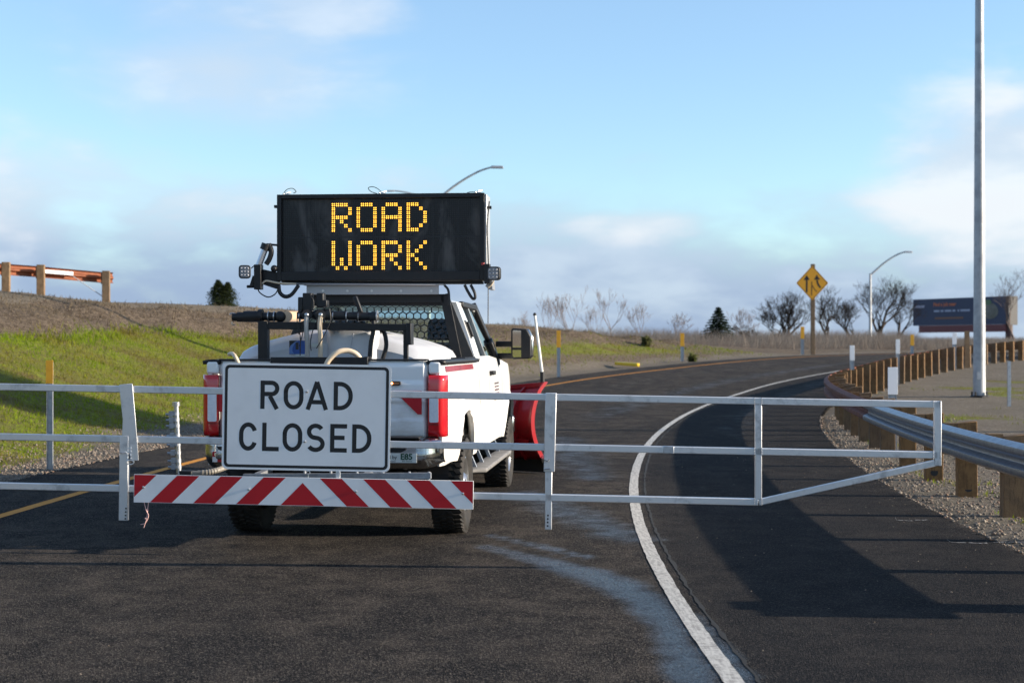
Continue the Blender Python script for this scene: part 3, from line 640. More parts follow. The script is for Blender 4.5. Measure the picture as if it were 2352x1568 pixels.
# ------------------------------------------------------------------ billboard
def text_mb(txt, size, fn, bold=0, d=0, align='LEFT', sx=1.0):
    cu = bpy.data.curves.new('t', 'FONT'); cu.body = txt; cu.size = size; cu.offset = bold; cu.align_x = align; cu.resolution_u = 3
    o = bpy.data.objects.new('t', cu); C.objects.link(o); dg = bpy.context.evaluated_depsgraph_get(); me = o.evaluated_get(dg).to_mesh()
    mb = MB(); mb.add([fn(v.co.x*sx, v.co.y, d) for v in me.vertices], [tuple(p.vertices) for p in me.polygons])
    bpy.data.objects.remove(o); return mb
Yb = 205.0; bl = P(2097, 748, Yb); br = P(2310, 745, Yb-14); bt = P(2097, 688, Yb); brt = P(2310, 682, Yb-14)
zg = ground_at(br.x, br.y)
bb = thing('billboard', 'dark blue billboard with orange and white text over a red apron, behind the lamp pole', 'billboard', (br.x, br.y, zg))
ex = (br-bl); ex.z = 0; Wb = ex.length; ex.normalize(); ny = Vector((ex.y, -ex.x, 0))
if ny.y > 0: ny = -ny
Hb = bt.z-bl.z
def bp(u, v, d=0): return Vector((bl.x, bl.y, bl.z))+ex*u+UP*v+ny*d
mb = MB(); mb.prism([(0, 0), (Wb, 0), (Wb, Hb), (0, Hb)], bp, -.5, 0); mb.build('panel', mat('billboard_blue', (.022, .031, .070), .5), bb)
mb = MB(); mb.prism([(Wb*.07, -.95), (Wb, -.95), (Wb, -.02), (Wb*.07, -.02)], bp, -.3, .05); mb.build('apron', mat('apron_red', (.13, .035, .035), .6), bb)
mb = MB(); c = bp(Wb*1.0, 0, -.6); mb.lathe((c.x, c.y, zg-.5), UP, [(.45, 0), (.45, bl.z-zg+Hb*.2)], 16); mb.build('column', mat('column_brown', (.06, .025, .02), .6), bb, smooth=40)
mb = MB(); mb.prism([(Wb+.02, -.1), (Wb+.5, -.1), (Wb+.5, Hb), (Wb+.02, Hb)], bp, -1.6, -.02); mb.build('end_frame', mat('frame_dark', (.02, .02, .025), .6), bb)
text_mb('Find a job near', Hb*.185, lambda u, v, d: bp(Wb*.235+u, Hb*.72+v, .03), bold=.02).build('lettering', mat('billboard_orange', (.50, .13, .045)), bb)
mb = MB()
for u0, u1 in ((.24, .30), (.315, .345), (.36, .43), (.445, .475), (.50, .515), (.53, .63)):
    mb.prism([(Wb*u0, Hb*.50), (Wb*u1, Hb*.50), (Wb*u1, Hb*.57), (Wb*u0, Hb*.57)], bp, 0, .03)
mb.build('lettering', mat('billboard_white', (.30, .33, .42)), bb)
mb = MB(); mb.prism([(Wb*.25, Hb*.23), (Wb*.56, Hb*.23), (Wb*.56, Hb*.30), (Wb*.25, Hb*.30)], bp, 0, .03); mb.build('lettering', mat('billboard_dull_orange', (.16, .07, .035)), bb)
mb = MB(); mb.prism([(Wb*.015, Hb*.67), (Wb*.125, Hb*.67), (Wb*.135, Hb*.77), (Wb*.03, Hb*.76)], bp, 0, .03); mb.build('emblem', mat('billboard_pale', (.32, .33, .42)), bb)
mb = MB(); r = random.Random(3)
pts = [(math.cos(a)*(.115+.012*r.random()), math.sin(a)*(.30+.05*r.random())) for a in np.linspace(0, 6.28, 18, endpoint=False)]
mb.prism([(Wb*(.83+.8*u), Hb*(.50+.9*v-.25*u)) for u, v in pts], bp, 0, .03); mb.build('picture', mat('picture_grey', (.17, .16, .13), .6, noise=(.5, .8, (.08, .08, .06))), bb)
mb = MB(); mb.prism([(Wb*(.82+.035*math.cos(a)), Hb*(.80+.10*math.sin(a))) for a in np.linspace(0, 6.28, 10, endpoint=False)], bp, 0, .04); mb.build('picture', mat('picture_green', (.09, .15, .07)), bb)
# ------------------------------------------------------------------ yellow plastic marker lying by the road
a, b = P(1415, 824, 58), P(1466, 837, 56.3); zz = ground_at((a.x+b.x)/2, (a.y+b.y)/2)
mb = MB(); mb.bar((a.x, a.y, ground_at(a.x, a.y)+.13), (b.x, b.y, ground_at(b.x, b.y)+.10), .14, .13); o = mb.build('fallen_marker', M['yellowpaint'], bevel=.03)
tag(o, 'bright yellow plastic bar lying on the verge beyond the truck mirror', 'marker')
# ------------------------------------------------------------------ trees
def bare_tree(name, lab, x, ybase, Y, ytop, seed, spread=.62, col=(.075, .055, .042), group=None, nk=(2, 4), depth=5, rr=.020, lean=0, upb=.25, thin=.00009):
    base = P(x, ybase, Y); zb = min(ground_at(base.x, base.y), base.z+1.5)-.1; H = P(x, ytop, Y).z-zb; R = random.Random(seed)
    t = thing(name, lab, 'tree', (base.x, base.y, zb), 0, group); tr, cr = MB(), MB(); H0 = H/2.55; mn = thin*Y
    def grow(p, d, ln, rad, dep):
        pts = [p]; rs = [rad]; q = p; dd = d
        for i in range(3):
            dd = (dd+Vector((R.gauss(0, .13), R.gauss(0, .13), R.gauss(0, .08)+.05*upb))).normalized(); q = q+dd*ln/3; pts.append(q); rs.append(max(rad*(1-.28*(i+1)/3), mn))
        (tr if dep == depth else cr).tube(pts, rs, 7 if dep == depth else (5 if dep > depth-2 else 3), cap=False)
        if dep == 0: return
        for k in range(R.randint(*nk)+(1 if dep >= depth-1 else 0)):
            f = R.choice((1, 1, .66, .85)); st = pts[3] if f == 1 else pts[2]
            a = R.uniform(0, 6.28); o = Vector((math.cos(a), math.sin(a), R.uniform(-.1, .6)*upb*3)); nd = (dd*(1-spread*R.uniform(.5, 1))+o*spread*R.uniform(.7, 1.2)).normalized()
            grow(st, nd, ln*R.uniform(.62, .86), max(rs[3]*R.uniform(.55, .8), mn), dep-1)
    grow(Vector((base.x, base.y, zb)), Vector((lean, 0, 1)).normalized(), H0*.72, H*rr, depth)
    # fit the crown to the height wanted
    top = max(v[2] for v in cr.v)-zb; f = H/top
    for mbx in (tr, cr): mbx.v = [(base.x+(v[0]-base.x)*f, base.y+(v[1]-base.y)*f, zb+(v[2]-zb)*f) for v in mbx.v]
    bm_ = mat(name+'_bark', col, .9, 0, .15, noise=(1.5, .6, tuple(c*.6 for c in col)))
    tr.build('trunk', bm_, t, smooth=60, fix=False); cr.build('crown', bm_, t, smooth=60, fix=False); return t
G1, G2 = 'bare dark trees near the diamond sign', 'pale thin leafless trees behind the left bank'
for args in ((1805, 800, 150, 655, 3, 'bare spreading tree left of the diamond sign'), (1772, 812, 165, 700, 23, 'low bare tree between the conifer and the diamond sign'),
             (1908, 808, 150, 648, 5, 'bare tree just right of the diamond sign post'), (1950, 812, 160, 680, 6, 'smaller bare tree left of the far lamp pole'),
             (2018, 812, 155, 628, 8, 'tallest bare tree behind the far lamp pole'), (2064, 812, 160, 660, 9, 'bare tree right of the far lamp pole, beside the billboard')):
    bare_tree('bare_tree', args[5], *args[:5], spread=.50, col=(.050, .037, .029), group=G1, nk=(2, 4), depth=6, rr=.034, upb=.55, thin=.000048)
for args in ((1722, 805, 120, 738, 11, 'small bare shrub-like tree right of the conifer'),):
    bare_tree('bare_tree', args[5], *args[:5], spread=.7, col=(.085, .06, .045), group=G1, nk=(3, 4), depth=5, thin=.00005)
for args in ((2335, 800, 150, 612, 12, 'pale bare tree at the right edge behind the billboard'),):
    bare_tree('bare_tree', args[5], *args[:5], spread=.42, col=(.20, .15, .125), nk=(2, 3), depth=6, rr=.016, upb=.5, thin=.00005)
for args in ((1262, 775, 120, 668, 13, 'leftmost pale thin tree over the bank, right of the mirror'), (1310, 778, 120, 655, 14, 'forked pale thin tree over the bank, tallest of its row'), (1402, 785, 125, 660, 15, 'slender pale tree over the middle of the bank'), (1470, 792, 130, 690, 16, 'short pale tree over the right part of the bank'), (1212, 772, 118, 712, 17, 'small pale thin tree just right of the mirror, nearest the truck'), (1362, 785, 126, 702, 18, 'low pale tree between the forked one and the slender one'), (1560, 797, 132, 716, 19, 'low pale tree above the yellow marker left of the conifer'), (1702, 803, 140, 705, 20, 'pale thin tree just behind the pointed conifer')):
    bare_tree('thin_tree', args[5], *args[:5], spread=.30, col=(.30, .235, .20), group=G2, nk=(2, 3), depth=5, rr=.010, upb=.9, thin=.00005)
def conifer(lab, x, ybase, Y, ytop, wpx, seed, col, dense=1.0, tip=.0, twin=False):
    b = P(x, ybase, Y); H = P(x, ytop, Y).z-b.z; zb = b.z; R = np.random.RandomState(seed); W = wpx*Y/F/2
    t = thing('conifer', lab, 'tree', (b.x, b.y, zb-1.5))
    mb = MB(); mb.tube([(b.x, b.y, zb-1.5), (b.x, b.y, zb+H*.92)], [H*.028, H*.004], 8); mb.build('trunk', M['wood'], t)
    n = int(13000*dense); ang = R.rand(n)*6.28; tiers = 15
    if twin:
        k = R.rand(n)**.8; sd_ = np.where(R.rand(n) < .55, -1, 1); kk = np.where(sd_ < 0, k, k*.93)
        prof = np.interp(k, [0, .12, .4, .7, .88, 1], [.82, .90, .76, .48, .22, .05]); lob = .80+.30*np.sin(ang*3+k*21)*np.sin(k*33+ang)+.18*R.randn(n)
        rad = W*prof*lob*np.sqrt(R.rand(n)); z = zb+H*kk; cx_ = b.x+sd_*W*.20*(.4+k)
    else:
        ti = (R.rand(n)**1.45*tiers).astype(int); ph_ = R.rand(tiers)*6.28; k = (ti+.25*R.rand(n))/tiers
        prof = np.interp(k, [0, .08, .3, .6, .85, 1], [.80, 1.0, .80, .46, .17, .03]); arm = .72+.28*np.sin(ang*(5+ti % 3)+ph_[ti])
        q_ = R.rand(n)**.6; rad = W*prof*arm*q_*1.12; z = zb+H*k-rad*.18+.02*H*R.randn(n)*.5; cx_ = b.x
    c = np.stack([cx_+rad*np.cos(ang), b.y+rad*np.sin(ang), z], -1); ln = H*.034*(.5+R.rand(n)); dwn = -.35+.6*R.rand(n)
    d = np.stack([np.cos(ang), np.sin(ang), dwn], -1)*ln[:, None]; sd = np.stack([-np.sin(ang), np.cos(ang), R.randn(n)*.6], -1)*(ln*.40)[:, None]
    V = np.stack([c-sd-d*.3, c+sd-d*.3, c+d], 1).reshape(-1, 3)
    Mx = np.array(FR[t.name]); V = V+Mx[:3, 3]
    mesh_np('crown', V, np.arange(3*n).reshape(-1, 3), grassmat('needles_'+str(seed), col, tuple(c*.6 for c in col), tuple(c*1.5 for c in col)), parent=t)
conifer('dark round topped conifer above the left bank beside the truck', 512, 712, 95, 643, 80, 31, (.068, .088, .040), 1.4, twin=True)
conifer('dark pointed conifer in the background left of the diamond sign', 1650, 790, 110, 703, 104, 32, (.042, .062, .042), 1.3)
def pine(X, Y, zlo, zhi, rad):
    zg_ = ground_at(X, Y); t = thing('shade_pine', 'unseen pine added right of the gravel field, its high crown shading the left bank', 'tree', (X, Y, zg_)); R = np.random.RandomState(9); n = 9000
    mb = MB(); mb.tube([(X, Y, zg_-.3), (X+.1, Y, zhi-.6)], [.17, .05], 10); mb.build('trunk', M['wood'], t)
    q = R.randn(n, 3); q /= np.linalg.norm(q, axis=1)[:, None]; q *= (R.rand(n)**.45)[:, None]*(1+.25*np.sin(q[:, :1]*7)+.2*np.sin(q[:, 1:2]*9+2))
    c = q*np.array([rad*1.7, rad, (zhi-zlo)/2])+np.array([X, Y, (zlo+zhi)/2]); d = R.randn(n, 3)*.10; e = R.randn(n, 3)*.10
    mesh_np('crown', np.stack([c-d, c+d, c+e], 1).reshape(-1, 3)-np.array([X, Y, zg_]), np.arange(3*n).reshape(-1, 3), grassmat('pine_needles', (.03, .05, .02), (.02, .035, .015), (.04, .06, .025)), parent=t)
pine(24.0, 25.0, 7.3, 11.4, 1.35)  # unseen tree added outside the frame to throw shade across the grass bank
for (x, y, Y, yt, wp, sd, lab) in ((1484, 803, 68, 783, 15, 33, 'small round bush on the bank above the road'), (1590, 818, 62, 804, 9, 34, 'tiny green bush beside the far left road edge')):
    b = P(x, y, Y); n = 900; R = np.random.RandomState(sd); q = R.randn(n, 3); q /= np.linalg.norm(q, axis=1)[:, None]; q *= (R.rand(n)**.4)[:, None]; W = wp*Y/F/2; H = (y-yt)*Y/F; zg_ = ground_at(b.x, b.y)
    c = np.stack([q[:, 0]*W, q[:, 1]*W, (q[:, 2]+.85)*H/1.85], -1)+np.array([b.x, b.y, zg_]); d = R.randn(n, 3)*.045; e = R.randn(n, 3)*.045
    o = mesh_np('bush', np.stack([c-d, c+d, c+e*2], 1).reshape(-1, 3), np.arange(3*n).reshape(-1, 3), grassmat('bush_leaf'+str(sd), (.13, .15, .05), (.10, .105, .05), (.18, .17, .07))); tag(o, lab, 'bush', 'small bushes on the bank')
# far brush reading as one brown mass along the horizon
n = 90000; R = np.random.RandomState(77); Y = 95+130*R.rand(n); xp = np.where(R.rand(n) < .8, 1120+1280*R.rand(n), -60+1200*R.rand(n))
X = (xp-1176)*Y/F; zb = np.minimum(gz(X, Y, False), 1.5)-.1
hmod = 1+.9*vnoise(X, Y, 9, 71)+.5*vnoise(X, Y, 3, 72)
h = (.7+2.8*R.rand(n)**2.0)*np.clip(hmod, .35, 2)*np.interp(xp, [-60, 700, 1150, 1500, 1800, 2400], [.5, .5, .75, .95, 1.15, 1.25])
lim = CAMH-zb+np.interp(xp, [1100, 1500, 1700, 2080, 2110, 2400], [56, 48, 42, 42, 26, 26])*Y/F*(.55+.6*R.rand(n)); h = np.minimum(h, np.maximum(lim, .3))
tilt = R.randn(n, 2)*.38; wd = .012+.022*R.rand(n)
p = np.stack([X, Y, zb], -1); d = np.stack([wd, 0*wd, 0*wd], -1); t_ = p+np.stack([tilt[:, 0]*h, tilt[:, 1]*h, h], -1)
V = np.stack([p-d, p+d, t_], 1).reshape(-1, 3)
tag(mesh_np('brush', V, np.arange(3*n).reshape(-1, 3), grassmat('brush_twig', (.40, .31, .235), (.30, .225, .17), (.50, .40, .30))), kind='stuff')
# ------------------------------------------------------------------ the gate
GY0, GANG = 10.93, math.radians(-3.2)          # right end swung a little toward the camera
GN = Vector((math.sin(GANG), -math.cos(GANG), 0)); GU = Vector((math.cos(GANG), math.sin(GANG), 0))
def gp(x, y, d=0.0):                  # display pixel -> point on the gate plane, d toward the camera
    r = Vector(((x-1176)/F, 1, (800-y)/F)); O = Vector((0, 0, CAMH)); G0 = Vector((0, GY0, 0))+GN*d
    t = (G0-O).dot(GN)/r.dot(GN); return O+r*t
gate = thing('road_gate', 'long silver three rail aluminium swing gate closed across the road', 'gate', (-5.4, GY0+.22, 0))
TUBE = .050
def gbar(x0, y0, x1, y1, nm='rail', w=TUBE, h=TUBE, m=M['alu'], d=0, parent=gate):
    mb = MB(); mb.bar(gp(x0, y0, d), gp(x1, y1, d), w, h, up=(0, 0, 1)); return mb.build(nm, m, parent, bevel=.005)
XL = -470
gbar(XL, 888+.0188*XL, 2161, 888+.0188*2161); gbar(XL, 1002.3+.0195*XL, 2153, 1002.3+.0195*2150); gbar(XL, 1115+.0212*XL, 1741, 1115+.0212*1741)
def vbar(x0, y0, x1, y1, nm, w=TUBE, m=M['alu'], d=0, dp=TUBE):
    mb = MB(); mb.bar(gp(x0, y0, d), gp(x1, y1, d), w, dp, up=GN); return mb.build(nm, m, gate, bevel=.004)
vbar(1741.5, 929, 1741.5, 1146, 'upright', .048); vbar(2153, 921, 2153, 1069, 'upright', .05)
gbar(1742, 1153, 2150, 1062, 'brace', .046, .046)
def holes(pts, par):
    mb = MB()
    for x, y in pts: mb.lathe(gp(x, y, .0405), GN, [(.0065, 0), (.0065, .002)], 12)
    mb.build('hole', M['signblack'], par)
# weld beads where the tubes meet, and a dark clamp on the middle rail
for jx, jy in ((1741, 921), (1741, 1036), (1741, 1152), (2152, 928), (2152, 1044)):
    mb = MB()
    for k in range(5):
        for sx in (-1, 1): mb.ball(gp(jx+sx*8.2, jy-7+3.5*k, .026), .0042, 6)
    mb.build('weld', M['galv'], gate, smooth=60)
gbar(1523, 1002.3+.0195*1523, 1548, 1002.3+.0195*1548, 'clamp', .054, .054, M['galv'])
# left bent sleeve and its sliding leg
v = [(274, 883), (304, 880.5), (311.5, 962), (318.5, 1057), (303, 1057), (280, 1003), (282, 962), (277, 920)]
mb = MB(); fn = lambda x, y, d: gp(x, y, d)
mb.prism(v, fn, -.03, .036); ls = mb.build('sleeve', M['alu'], gate, bevel=.003)
vbar(287.5, 1000, 284.5, 1194, 'leg', .066, dp=.05, d=.012); holes([(289.5, 1167), (289, 1175), (288.5, 1183), (288, 1190.5), (285, 1054)][:4], gate)
mb = MB()
for x, y in ((300, 1028), (300, 1036), (300, 1044), (300.5, 1052)): mb.lathe(gp(x, y, .0362), GN, [(.006, 0), (.006, .002)], 12)
mb.build('hole', M['refwhite'], gate)
mb = MB(); mb.tube([gp(299+9*math.cos(a), 1061+5*math.sin(a), .055) for a in np.linspace(0, 6.28, 15)], .0035, 6); mb.tube([gp(274, 1038, .05), gp(282, 1041, .06), gp(288, 1039, .05)], .004, 6); mb.build('hitch_pin', M['steel'], gate)
vbar(1266, 902, 1261.5, 1082, 'sleeve', .080, dp=.066, d=.004); vbar(1260.5, 1080, 1259.5, 1215, 'leg', .050, dp=.05, d=.0)
mb = MB()
for x, y in ((1258.5, 1183), (1258.3, 1191), (1258, 1199), (1257.7, 1207)): mb.lathe(gp(x, y, .026), GN, [(.0065, 0), (.0065, .002)], 12)
mb.build('hole', M['signblack'], gate)
mb = MB(); mb.cyl(gp(1249, 1077, .05), gp(1263, 1075, .05), .006, 8); mb.tube([gp(1250, 1055, .045), gp(1258, 1059, .05), gp(1262, 1053, .05)], .004, 6); mb.lathe(gp(1258, 1058, .038), GN, [(.007, 0), (.007, .01)], 10); mb.build('hitch_pin', M['steel'], gate)
vbar(777, 1078, 777, 1098, 'bracket', .03, d=.01); mb = MB(); mb.tube([gp(708+4*math.cos(a), 1085+4*math.sin(a), .03) for a in np.linspace(0, 6.28, 11)], .003, 6); mb.cyl(gp(708, 1088, .03), gp(708, 1097, .03), .005, 8); mb.build('eye_bolt', M['steel'], gate)
# hinge post beyond the left edge of the frame
hp = gp(XL, 960); mb = MB(); mb.lathe((hp.x-.09, hp.y, 0), UP, [(.085, -.4), (.085, 1.62), (.03, 1.66)], 20)
for yy in (888+.0188*XL, 1115+.0212*XL): q = gp(XL, yy); mb.cyl((q.x-.09, q.y, q.z-.06), (q.x-.09, q.y, q.z+.06), .10, 16)
mb.build('hinge_post', M['galv'], gate, smooth=40)
# ------------------------------------------------------------------ ROAD CLOSED sign on the gate
ctl, ctr, cbr, cbl = (511.5, 832), (900.6, 838.8), (893.5, 1084), (510.5, 1076.5)
SD = .034
sc = [gp(*p, SD) for p in (ctl, ctr, cbr, cbl)]
cen = sum(sc, Vector())/4; eu = ((sc[1]-sc[0])+(sc[2]-sc[3])).normalized(); ev = ((sc[0]-sc[3])+(sc[1]-sc[2])); ev = (ev-eu*ev.dot(eu)).normalized()
sgw = ((sc[1]-sc[0]).length+(sc[2]-sc[3]).length)/2; sgh = ((sc[0]-sc[3]).length+(sc[1]-sc[2]).length)/2
print('sign size', sgw, sgh)
csg = thing('road_sign', 'white rectangular ROAD CLOSED sign with black border bolted to the gate', 'road sign', cen-UP*sgh/2)
def sf(u, v, d=0): return cen+eu*u+ev*v+GN*d
hw, hh = sgw/2, sgh/2
mb = MB(); mb.prism(rrect(hw, hh, .042), sf, 0, .003); pnl = mb.build('panel', M['signwhite'], csg)
A, B = rrect(hw-.0155, hh-.0155, .034), rrect(hw-.0365, hh-.0365, .018); n = len(A)
mb = MB(); mb.add([sf(*p, .0032) for p in A]+[sf(*p, .0032) for p in B], [(i, (i+1) % n, n+(i+1) % n, n+i) for i in range(n)]); mb.build('border', M['signblack'], csg)
KS = .26737/318.0*1.003
def letter(mb, ch, x0, x1, yt, yb, st):   # drawn in crop pixels, un-tilted
    h = yb-yt; w_ = x1-x0
    def f(u, v, d): return sf((u-1066)*KS, (1231-v)*KS, d)
    def S(path, d=.0032): strip2d(mb, path, st, d, f)
    def arc(cx, cy, rx, ry, a0, a1, n=12): return [(cx+rx*math.cos(math.radians(a0+(a1-a0)*i/n)), cy+ry*math.sin(math.radians(a0+(a1-a0)*i/n))) for i in range(n+1)]
    L, Rg, Tp, Bt = x0+st/2, x1-st/2, yt+st/2, yb-st/2
    if ch == 'O':
        rx, ry = (Rg-L)/2, h*.32; cx = (L+Rg)/2
        p = arc(cx, Tp+ry, rx, ry, 180, 360, 16)+arc(cx, Bt-ry, rx, ry, 0, 180, 16); S(p+[p[0], p[1]])
    if ch == 'D':
        S([(L, yt), (L, yb)]); rx, ry = w_*.56, h*.40
        S([(x0+st, Tp), (Rg-rx, Tp)]+arc(Rg-rx, Tp+ry, rx, ry, 270, 360, 12)[1:]+arc(Rg-rx, Bt-ry, rx, ry, 0, 90, 12)+[(x0+st, Bt)])
    if ch == 'R':
        S([(L, yt), (L, yb)]); bh = h*.55; ry = (bh-st)/2; rx = ry*1.02; yb2 = yt+bh-st/2
        S([(x0+st, Tp), (Rg-rx, Tp)]+arc(Rg-rx, Tp+ry, rx, ry, 270, 450, 18)[1:]+[(x0+st, yb2)])
        S([(x0+w_*.50, yb2+st/2-2), (x1-st*.52, yb)], .0033)
    if ch == 'A':
        S([(x0+st*.52, yb), ((x0+x1)/2, yt+st*.1)]); S([(x1-st*.52, yb), ((x0+x1)/2, yt+st*.1)], .0033); S([(x0+w_*.26, yb-h*.27), (x1-w_*.26, yb-h*.27)], .0034)
    if ch == 'C':
        rx, ry = (Rg-L)/2, h*.33; cx = (L+Rg)/2
        S(arc(cx, Bt-ry, rx, ry, 20, 180, 16)+arc(cx, Tp+ry, rx, ry, 180, 340, 16))
    if ch == 'L': S([(L, yt), (L, yb)]); S([(x0+st, Bt), (x1, Bt)])
    if ch == 'E':
        S([(L, yt), (L, yb)])
        for yy, xx in ((Tp, x1), ((yt+yb)/2-4, x1-w_*.14), (Bt, x1)): S([(x0+st, yy), (xx, yy)])
    if ch == 'S':
        cx = (L+Rg)/2; rx = (Rg-L)/2; ym = (yt+yb)/2; r1 = (ym-Tp)/2; r2 = (Bt-ym)/2
        S(arc(cx, Tp+r1, rx*.93, r1, -28, -180, 12)+arc(cx, Tp+r1, rx*.93, r1, 180, 112, 6)[1:]+arc(cx, ym+r2, rx, r2, -68, 0, 6)+arc(cx, ym+r2, rx, r2, 0, 152, 14)[1:])
for ch, x0, x1, yt, yb in (('R', 662, 828, 919, 1165), ('O', 866, 1040, 919, 1165), ('A', 1058, 1257, 919, 1165), ('D', 1303, 1470, 919, 1165),
                           ('C', 480, 640, 1284, 1530), ('L', 683, 830, 1284, 1530), ('O', 862, 1035, 1284, 1530), ('S', 1070, 1232, 1284, 1530), ('E', 1278, 1425, 1284, 1530), ('D', 1470, 1638, 1284, 1530)):
    mb = MB(); letter(mb, ch, x0, x1, yt, yb, 38 if ch != 'A' else 37); mb.build('letter', M['signblack'], csg)
mb = MB()
for u, v in ((1068, 1008), (1056, 1440)): mb.lathe(sf((u-1066)*KS, (1231-v)*KS, .003), GN, [(.010, 0), (.010, .004), (.006, .007)], 12)
mb.build('bolt', M['steel'], csg, smooth=40)
# ------------------------------------------------------------------ striped barricade board
BD = .040
bc = [gp(*p, BD) for p in ((310, 1088), (1088, 1104), (1087, 1168.5), (307, 1153))]
bcen = sum(bc, Vector())/4; eu2 = ((bc[1]-bc[0])+(bc[2]-bc[3])).normalized(); ev2 = ((bc[0]-bc[3])+(bc[1]-bc[2])); ev2 = (ev2-eu2*ev2.dot(eu2)).normalized()
bw = ((bc[1]-bc[0]).length+(bc[2]-bc[3]).length)/2; bh = ((bc[0]-bc[3]).length+(bc[1]-bc[2]).length)/2
print('board', bw, bh)
brd = thing('barricade_board', 'long red and white diagonally striped barricade board across the bottom of the gate', 'barricade board', bcen-UP*bh/2)
def bf(u, v, d=0): return bcen+eu2*u+ev2*v+GN*d
mb = MB(); mb.prism([(-bw/2, -bh/2), (bw/2, -bh/2), (bw/2, bh/2), (-bw/2, bh/2)], bf, 0, .012); mb.build('panel', M['signwhite'], brd, bevel=.001, seg=1)
kb = bw/3280.0; mb = MB(); e = .003; T0, B0 = bh/2-e, -bh/2+e
def clipx(pts):
    out = []
    lim = bw/2-e
    for i, p in enumerate(pts):
        q = pts[(i+1) % len(pts)]
        for A_1, B_1 in ((p, q),):
            ia, ib = abs(A_1[0]) <= lim, abs(B_1[0]) <= lim
            if ia: out.append(A_1)
            if ia != ib:
                L_ = math.copysign(lim, A_1[0] if not ia else B_1[0]); t = (L_-A_1[0])/(B_1[0]-A_1[0]); out.append((L_, A_1[1]+t*(B_1[1]-A_1[1])))
    return out
for t0, t1 in ((-1634, -1420), (-1217, -1002), (-794, -582), (-377, -164)):
    for sgn in (-1, 1):
        p = [(t0*kb, T0), (t1*kb, T0), ((t1-265)*kb, B0), ((t0-265)*kb, B0)]
        if sgn > 0: p = [(-a, b) for a, b in p]
        p = clipx(p)
        if len(p) > 2: flat(mb, p, .0123, bf)
flat(mb, [(-210*kb, B0), (210*kb, B0), (0, B0+216*kb)], .0123, bf)
mb.build('stripes', M['signred'], brd)
mb = MB()
for u, v in ((-1545, 0), (-520, 0), (515, 10), (1540, 0)): mb.lathe(bf(u*kb, .01, .012), GN, [(.009, 0), (.009, .005), (.005, .008)], 12)
mb.build('bolt', M['steel'], brd, smooth=40)
mb = MB()
for pts in ([(331, 1153, .02), (336, 1172, .05), (341, 1184, .06), (334, 1200, .055), (323, 1204, .05)], [(341, 1153, .02), (338.5, 1176, .05), (337, 1190, .06), (330, 1211, .055)]): mb.tube(bez([gp(*p) for p in pts], 5), .0032, 6)
mb.ball(gp(334.5, 1190, .058), .007, 8)
tag(mb.build('twine', M['twine'], smooth=50), 'short knotted pink twine dangling below the left end of the striped board', 'twine')
# ------------------------------------------------------------------ the truck: local a right, b forward, z up, rear axle on the ground at the origin
TO, TH = Vector((-1.405, 13.2, 0)), math.radians(5.1)
TO.z = float(groad(*RS(np.float64(-1.2), np.float64(14.5))))*.5
TM = Matrix.Translation(TO) @ Matrix.Rotation(-TH, 4, 'Z')
ct, st_ = math.cos(TH), math.sin(TH)
def tp(x, y, b):                      # display pixel -> truck-local point on the plane b = const
    k = (x-1176)/F
    a = (k*(TO.y+b*ct)-TO.x-b*st_)/(ct+k*st_); Y = TO.y-a*st_+b*ct
    return Vector((a, b, CAMH+(800-y)*Y/F-TO.z))
def tthing(name, lab, cat, la, lb, lz, group=None):
    o = thing(name, lab, cat, TM @ Vector((la, lb, lz)), -TH, group, frame=TM); return o
tk = tthing('pickup_truck', 'white pickup truck seen from behind, stopped on the ramp beyond the gate', 'pickup truck', 0, 0, 0)
HW = 1.0
def arch(b, c, hl, zt, zb, zc=.42):   # lower edge of the body side round a wheel
    t = (b-c)/hl
    return zb if abs(t) >= 1 else max(zb, zc+(zt-zc)*math.sqrt(1-t*t*abs(t)**.35))
def flare(b, z, c, hl, zt):
    d = math.hypot((b-c)/hl, (z-.42)/(zt-.42)); return .045*math.exp(-((max(d, 1)-1)/.13)**2)
def sidex(b, z):
    x = HW-.012-.05*max(0, (z-1.12)/.4)**2-.045*max(0, (.95-z)/.4)**2
    x += max(flare(b, z, 0, .58, 1.06), flare(b, z, 4.17, .58, 1.04))
    x -= .012*math.exp(-((z-1.02)/.018)**2)
    if b > 4.4: x -= .16*((b-4.4)/.8)**2
    if b < -1.02: x -= .03*((-1.02-b)/.18)**2
    return x
def side_panel(name, b0, b1, zt, zb, nb, s, par, nz=16, m='white', th=.03):
    bs = [b0+(b1-b0)*i/nb for i in range(nb+1)]
    def f(u, v):
        b = b0+(b1-b0)*u; lo = zb(b); hi = zt(b); z = lo+(hi-lo)*v; return (s*sidex(b, z), b, z)
    mb = MB(); mb.grid(f, nb, nz)
    inner = MB(); base = len(mb.v); mb.add([(p[0]-s*th, p[1], p[2]) for p in mb.v], [tuple(i for i in f_) for f_ in mb.f])
    m_ = nz+1; e = [(i*m_, (i+1)*m_) for i in range(nb)]+[(i*m_+nz, (i+1)*m_+nz) for i in range(nb)]+[(j, j+1) for j in range(nz)]+[(nb*m_+j, nb*m_+j+1) for j in range(nz)]
    for a, b in e: mb.f.append((a, b, base+b, base+a)); mb.mi.append(0)
    return mb.build(name, M[m], par, smooth=38)
